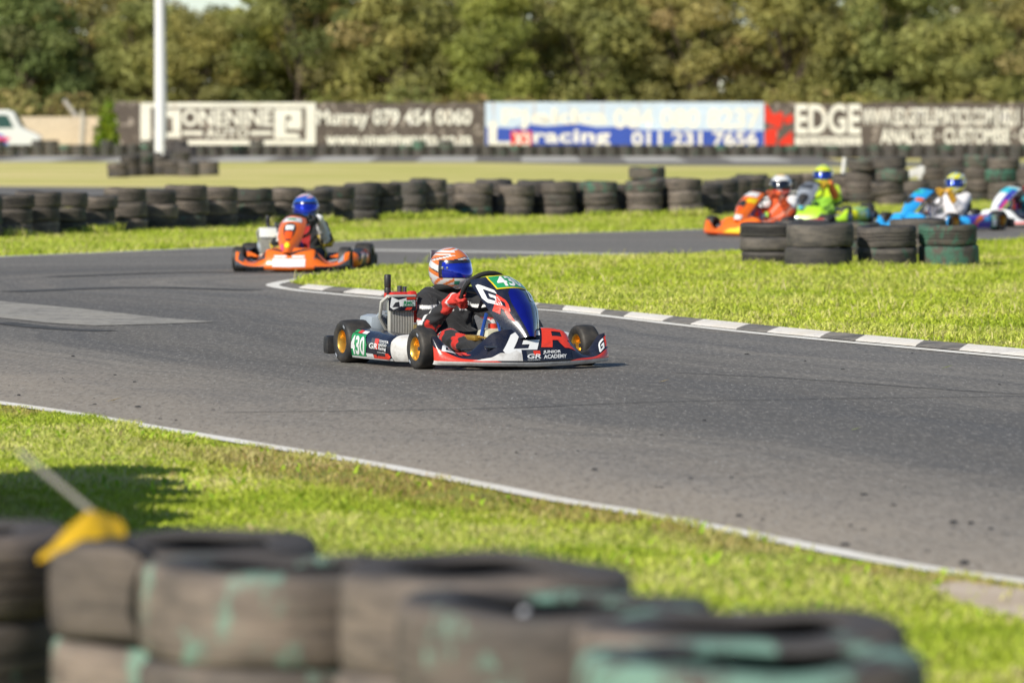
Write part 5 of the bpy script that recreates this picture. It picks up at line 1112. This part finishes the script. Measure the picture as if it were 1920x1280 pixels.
# cloth folds pressed into the suit
nrm = np.zeros_like(BV); fn_ = np.cross(BV[BQ[:, 1]]-BV[BQ[:, 0]], BV[BQ[:, 3]]-BV[BQ[:, 0]])
for i in range(4): np.add.at(nrm, BQ[:, i], fn_)
nrm /= np.linalg.norm(nrm, axis=1)[:, None]+1e-9
if ((BV-BV.mean(0))*nrm).sum() < 0: nrm = -nrm; BQ = BQ[:, ::-1]
fold = np.sin(BV[:, 2]*95+6*np.sin(BV[:, 0]*22+BV[:, 1]*17))*np.sin(BV[:, 1]*40+BV[:, 0]*33)*.0065+np.sin(BV[:, 0]*70+BV[:, 2]*60+BV[:, 1]*50)*.0018
BV = BV+nrm*fold[:, None]
GVR, GQR = nets(HR_, .0042, .007); GVL, GQL = nets(HL_, .0042, .007)
BT = [[(s*.155, .47, .125), (s*.147, .535, .105), .050, .040] for s in (1, -1)]
FOOT = []
for s in (1, -1):
    V_, Q_ = nets([((s*.150, .46, .135), (s*.148, .54, .10), .049, .044), ((s*.148, .54, .095), (s*.135, .675, .175), .042, .033), ((s*.148, .52, .075), (s*.135, .69, .150), .028, .022)], .006, .015); FOOT.append((V_, Q_))
M_SUIT = attr_mat('race_suit_cloth', 0.78, 0, .45, 70, sheen=.15, spec=.3); M_HELM = attr_mat('helmet_lacquer', 0.18, .9, 0, 30); M_GLOVE = attr_mat('glove_leather', 0.7, 0, .3, 90)
HC = Vector((0, -.335, .606))
def hshape(az, el, k=1.0):
    ca, sa, ce, se = math.cos(az), math.sin(az), math.cos(el), math.sin(el)
    x, y, z = sa*ce*.130, ca*ce*.148, se*(.142 if se > 0 else .150)
    if ca > 0 and se < .1: f = ca**2*min(1, (.1-se)/.6); y += .030*f*(1-.35*abs(se))       # chin bar
    if ca < 0: y *= 1+.06*max(0, -se)
    p = Vector((x, y, z))*k
    if p.z < -.128: p.z = -.128-(abs(p.z)-.128)*.25
    return p
def make_driver(loc, rz, label, suit, helm, visor_mat, gcol, yaw, bootc=(.02, .02, .02), tilt=0.0, sc=1.0):
    c = np.array([suit(v, n) for v, n in zip(BV, BNAME)]); me = np_mesh('person', BV, BQ, None, c, True); me.materials.append(M_SUIT)
    o = link('person', me); o.location = loc; o.rotation_euler = (0, 0, rz); o.scale = (sc, sc, sc); tag(o, label, 'person', 'kart drivers')
    for V_, Q_ in ((GVR, GQR), (GVL, GQL)):
        g = np_mesh('glove', V_, Q_, None, np.array([gcol(v) for v in V_]), True); bm = bmesh.new(); bm.from_mesh(g); bmesh.ops.recalc_face_normals(bm, faces=bm.faces); bm.to_mesh(g); bm.free(); g.materials.append(M_GLOVE); link('glove', g, o)
    for V_, Q_ in FOOT:
        g = np_mesh('boot', V_, Q_, None, np.tile(bootc, (len(V_), 1)), True); bm = bmesh.new(); bm.from_mesh(g); bmesh.ops.recalc_face_normals(bm, faces=bm.faces); bm.to_mesh(g); bm.free(); g.materials.append(M_GLOVE); link('boot', g, o)
    b = MB(); n = 24; b.tube([(.098*math.cos(2*PI*i/n), -.345+.085*math.sin(2*PI*i/n), .482+.016*math.sin(2*PI*i/n)) for i in range(n)], .024, 10, False, True); b.build('neck_collar', M_SUEDE, o)
    na, ne = 112, 64; V_, C_ = [], []
    for i in range(na):
        az = -PI+2*PI*i/na
        for j in range(ne+1):
            el = R(-64)+R(154)*j/ne; V_.append(hshape(az, el)); C_.append(helm(math.degrees(az), math.degrees(el)))
    Q_ = [(i*(ne+1)+j, ((i+1) % na)*(ne+1)+j, ((i+1) % na)*(ne+1)+j+1, i*(ne+1)+j+1) for i in range(na) for j in range(ne)]
    hm = np_mesh('helmet', V_, Q_, None, C_, True); hm.materials.append(M_HELM); h = link('helmet', hm, o); h.location = HC; h.rotation_euler = (tilt, 0, R(yaw))
    def vis(u, v): a = u*R(74); e = R(-19)+R(42)*v; e = e*(1-.10*abs(u)**3)-R(2)*abs(u)**2; return hshape(a, e, 1.022)
    b = MB(); b.grid(vis, 40, 14, -1, 1, 0, 1, True); b.build('visor', visor_mat, h)
    b = MB(); b.grid(lambda u, v: vis(u, .86+.20*v)*1.006, 36, 3, -.86, .86, 0, 1, True); b.build('visor_strip', M_NAVY, h)
    for s in (1, -1):
        b = MB(); p = vis(s*.97, .62)*1.01; b.box(p, (.012, .018, .018), None, .004); p = vis(s*.80, .60)*1.01; b.box(p, (.012, .014, .014), None, .004); b.build('visor_pivot', M_ALU, h)
    b = MB(); b.grid(lambda u, v: hshape(PI+u*R(50), R(28)+R(16)*v, 1.01+.12*v*(1-u*u*.5))+Vector((0, -.02*v, .01*v)), 16, 4, -1, 1, 0, 1); b.build('helmet_spoiler', M_GREY, h)
    return o
WH, BK = (.80, .79, .77), (.026, .026, .028)
RED_, ORA, BLU, YELO, FLU, NAV = (.62, .03, .02), (.85, .21, .04), (.02, .05, .38), (.80, .68, .03), (.55, .75, .02), (.015, .02, .06)
def suit_hero(v, n):
    x, y, z = v
    if n == 'yoke' and abs(x) > .07 and z > .455: return RED_ if (z < .464 or abs(x) > .17) else WH
    if n == 'upperarm':
        if z < .295: return RED_ if z > .283 or z < .222 else (WH if z > .255 else BK)
        if .355 < z < .378 and y > -.36: return WH
    if n in ('forearm', 'hand'):
        if y > .015: return (.72, .05, .035) if not .045 < y < .055 else WH
        if y < -.07: return WH if (y*30 % 1) < .45 else BK
        if z < .29 and y < -.05: return RED_
    if n in ('thigh', 'shin'):
        t_ = y*1.0+abs(x)*.3
        if n == 'thigh' and y > -.10:
            q = (y*8+z*9+x*4) % 1.0; return RED_ if q < .22 else WH if q < .42 else BK
        if n == 'shin' and y < .30: q = (y*7+.3) % 1; return RED_ if q < .4 else BK
    if n == 'torso' and y > -.30 and .34 < z < .40 and .02 < abs(x) < .11: return WH if (x*60 % 1) < .7 else BK
    if n in ('neck', 'head'): return (.02, .02, .02)
    return BK
def helm_hero(az, el):
    a = abs(az)
    if el > 60: return ORA if math.sin(az*.07+el*.35) > -.45 else WH
    if 50 < el <= 60: return WH if a > 30 else ORA
    if a < 84 and -23 < el < 26: return (.02, .02, .03)
    if el > 40: return WH if 50 < a < 130 and el < 46 else ORA
    if el > 24: q = (el+a*.22) % 18; return ORA if q < 11 else WH if q < 15.5 else NAV
    if a >= 84 and el > -23: q = (el*1.0-a*.35) % 30; return WH if q < 11 else ORA if q < 22 else NAV if q < 25 else WH
    if el > -40:
        if a < 26: return WH if a > 8 or el > -30 else (.1, .1, .1)
        if a < 44: return (.05, .30, .18) if el < -28 else WH
        return WH if (a*.5+el) % 22 < 13 else ORA
    if el > -52: return ORA if 25 < a < 110 and (a+el*2) % 50 < 30 else WH
    return NAV if a > 120 else WH
def glove_red(v): q = (v[0]*31+v[2]*47) % 1; return (.70, .05, .035) if not (.44 < (v[1]*23+v[2]*9) % 1 < .56) else (.55, .03, .02)
M_VIS = paint('blue_mirror_visor', (0.008, 0.03, 0.50), 0.07, .65, coat=1.0, var=.1); M_VISD = paint('dark_visor', (0.01, 0.01, 0.014), 0.07, .3, coat=1.0); M_VISB = paint('navy_visor', (0.01, 0.04, 0.30), 0.08, .5, coat=1.0)
hl, hr = kart_at(884, 683, 205)
make_driver(hl, hr, 'driver in black suit, red gloves and orange and white helmet, on the nearest kart', suit_hero, helm_hero, M_VIS, glove_red, 24)
def suit2(v, n):
    x, y, z = v
    if n == 'upperarm' and z < .34: return (.80, .58, .03)
    if n in ('thigh', 'shin') and .02 < y < .16: return (.80, .60, .03)
    if n == 'torso' and abs(x) < .06: return (.40, .02, .02)
    if n == 'forearm' and y > -.02: return WH
    return BK
def helm2(az, el):
    if el > 46: return (.80, .45, .48) if math.sin(az*.06+el*.2) > .2 else WH if el > 60 else (.08, .14, .50)
    return (.02, .10, .52) if el > -30 else (.03, .25, .30)
make_driver(*K2, 'driver in black and yellow suit with blue helmet on the orange kart by the barrier', suit2, helm2, M_VIS, lambda v: (.03, .03, .03), 10, sc=1.08)
def suit3(v, n):
    x, y, z = v
    if n == 'yoke' and z > .43: return WH
    if n == 'upperarm' and z > .34: return WH
    return (.78, .12, .03) if math.sin(v[0]*40+v[2]*30) > -.7 else (.75, .35, .25)
def helm3(az, el):
    a = abs(az)
    if a < 60 and -20 < el < 24: return BK
    if el > 40: return (.85, .50, .05) if el > 58 else WH
    if el > 14: return WH
    return WH if a < 16 else (.75, .06, .03)
make_driver(*K3, 'driver in orange suit with white shoulders and white helmet with yellow crown', suit3, helm3, M_VISD, lambda v: (.75, .12, .04), 20, (.6, .1, .03), sc=1.14)
def suit4(v, n):
    x, y, z = v
    if n == 'forearm' and y > 0: return ORA
    if n == 'upperarm' and z < .30: return (.05, .12, .10)
    return FLU if n in ('yoke', 'upperarm', 'forearm') or z > .33 else (.30, .60, .05)
def helm4(az, el): return (.06, .35, .40) if 52 < el < 58 else (.78, .86, .05)
make_driver(*K4, 'driver in fluorescent yellow suit with matching helmet and navy visor', suit4, helm4, M_VISB, lambda v: (.75, .45, .03), 8, sc=1.22)
def suit5(v, n):
    if n == 'forearm' and v[1] > .03: return (.80, .42, .03)
    return (.80, .77, .78) if n != 'yoke' or abs(v[0]) < .15 else (.75, .62, .66)
def helm5(az, el):
    if el > 70: return (.20, .35, .65)
    if abs(az) < 62 and -4 < el < 12: return BLU
    return (.86, .80, .04) if (az*.9+el*1.4) % 60 < 44 else WH if el < 0 else (.25, .45, .60)
make_driver(*K5, 'driver in plain white suit with yellow and blue helmet on the sky blue kart', suit5, helm5, M_VISB, lambda v: (.80, .42, .03), 14, (.75, .75, .75), sc=1.13)
def suit6(v, n):
    if n == 'forearm': return (.60, .04, .04)
    return (.03, .25, .30) if n in ('thigh', 'upperarm') else (.03, .04, .08)
def helm6(az, el): return NAV if abs(az) < 64 and -10 < el < 18 else (.88, .30, .06) if el > -5 else (.80, .14, .04)
make_driver(*K6, 'driver with orange helmet half cut off by the right photo edge', suit6, helm6, M_VISB, lambda v: (.55, .04, .04), 14, sc=1.12)
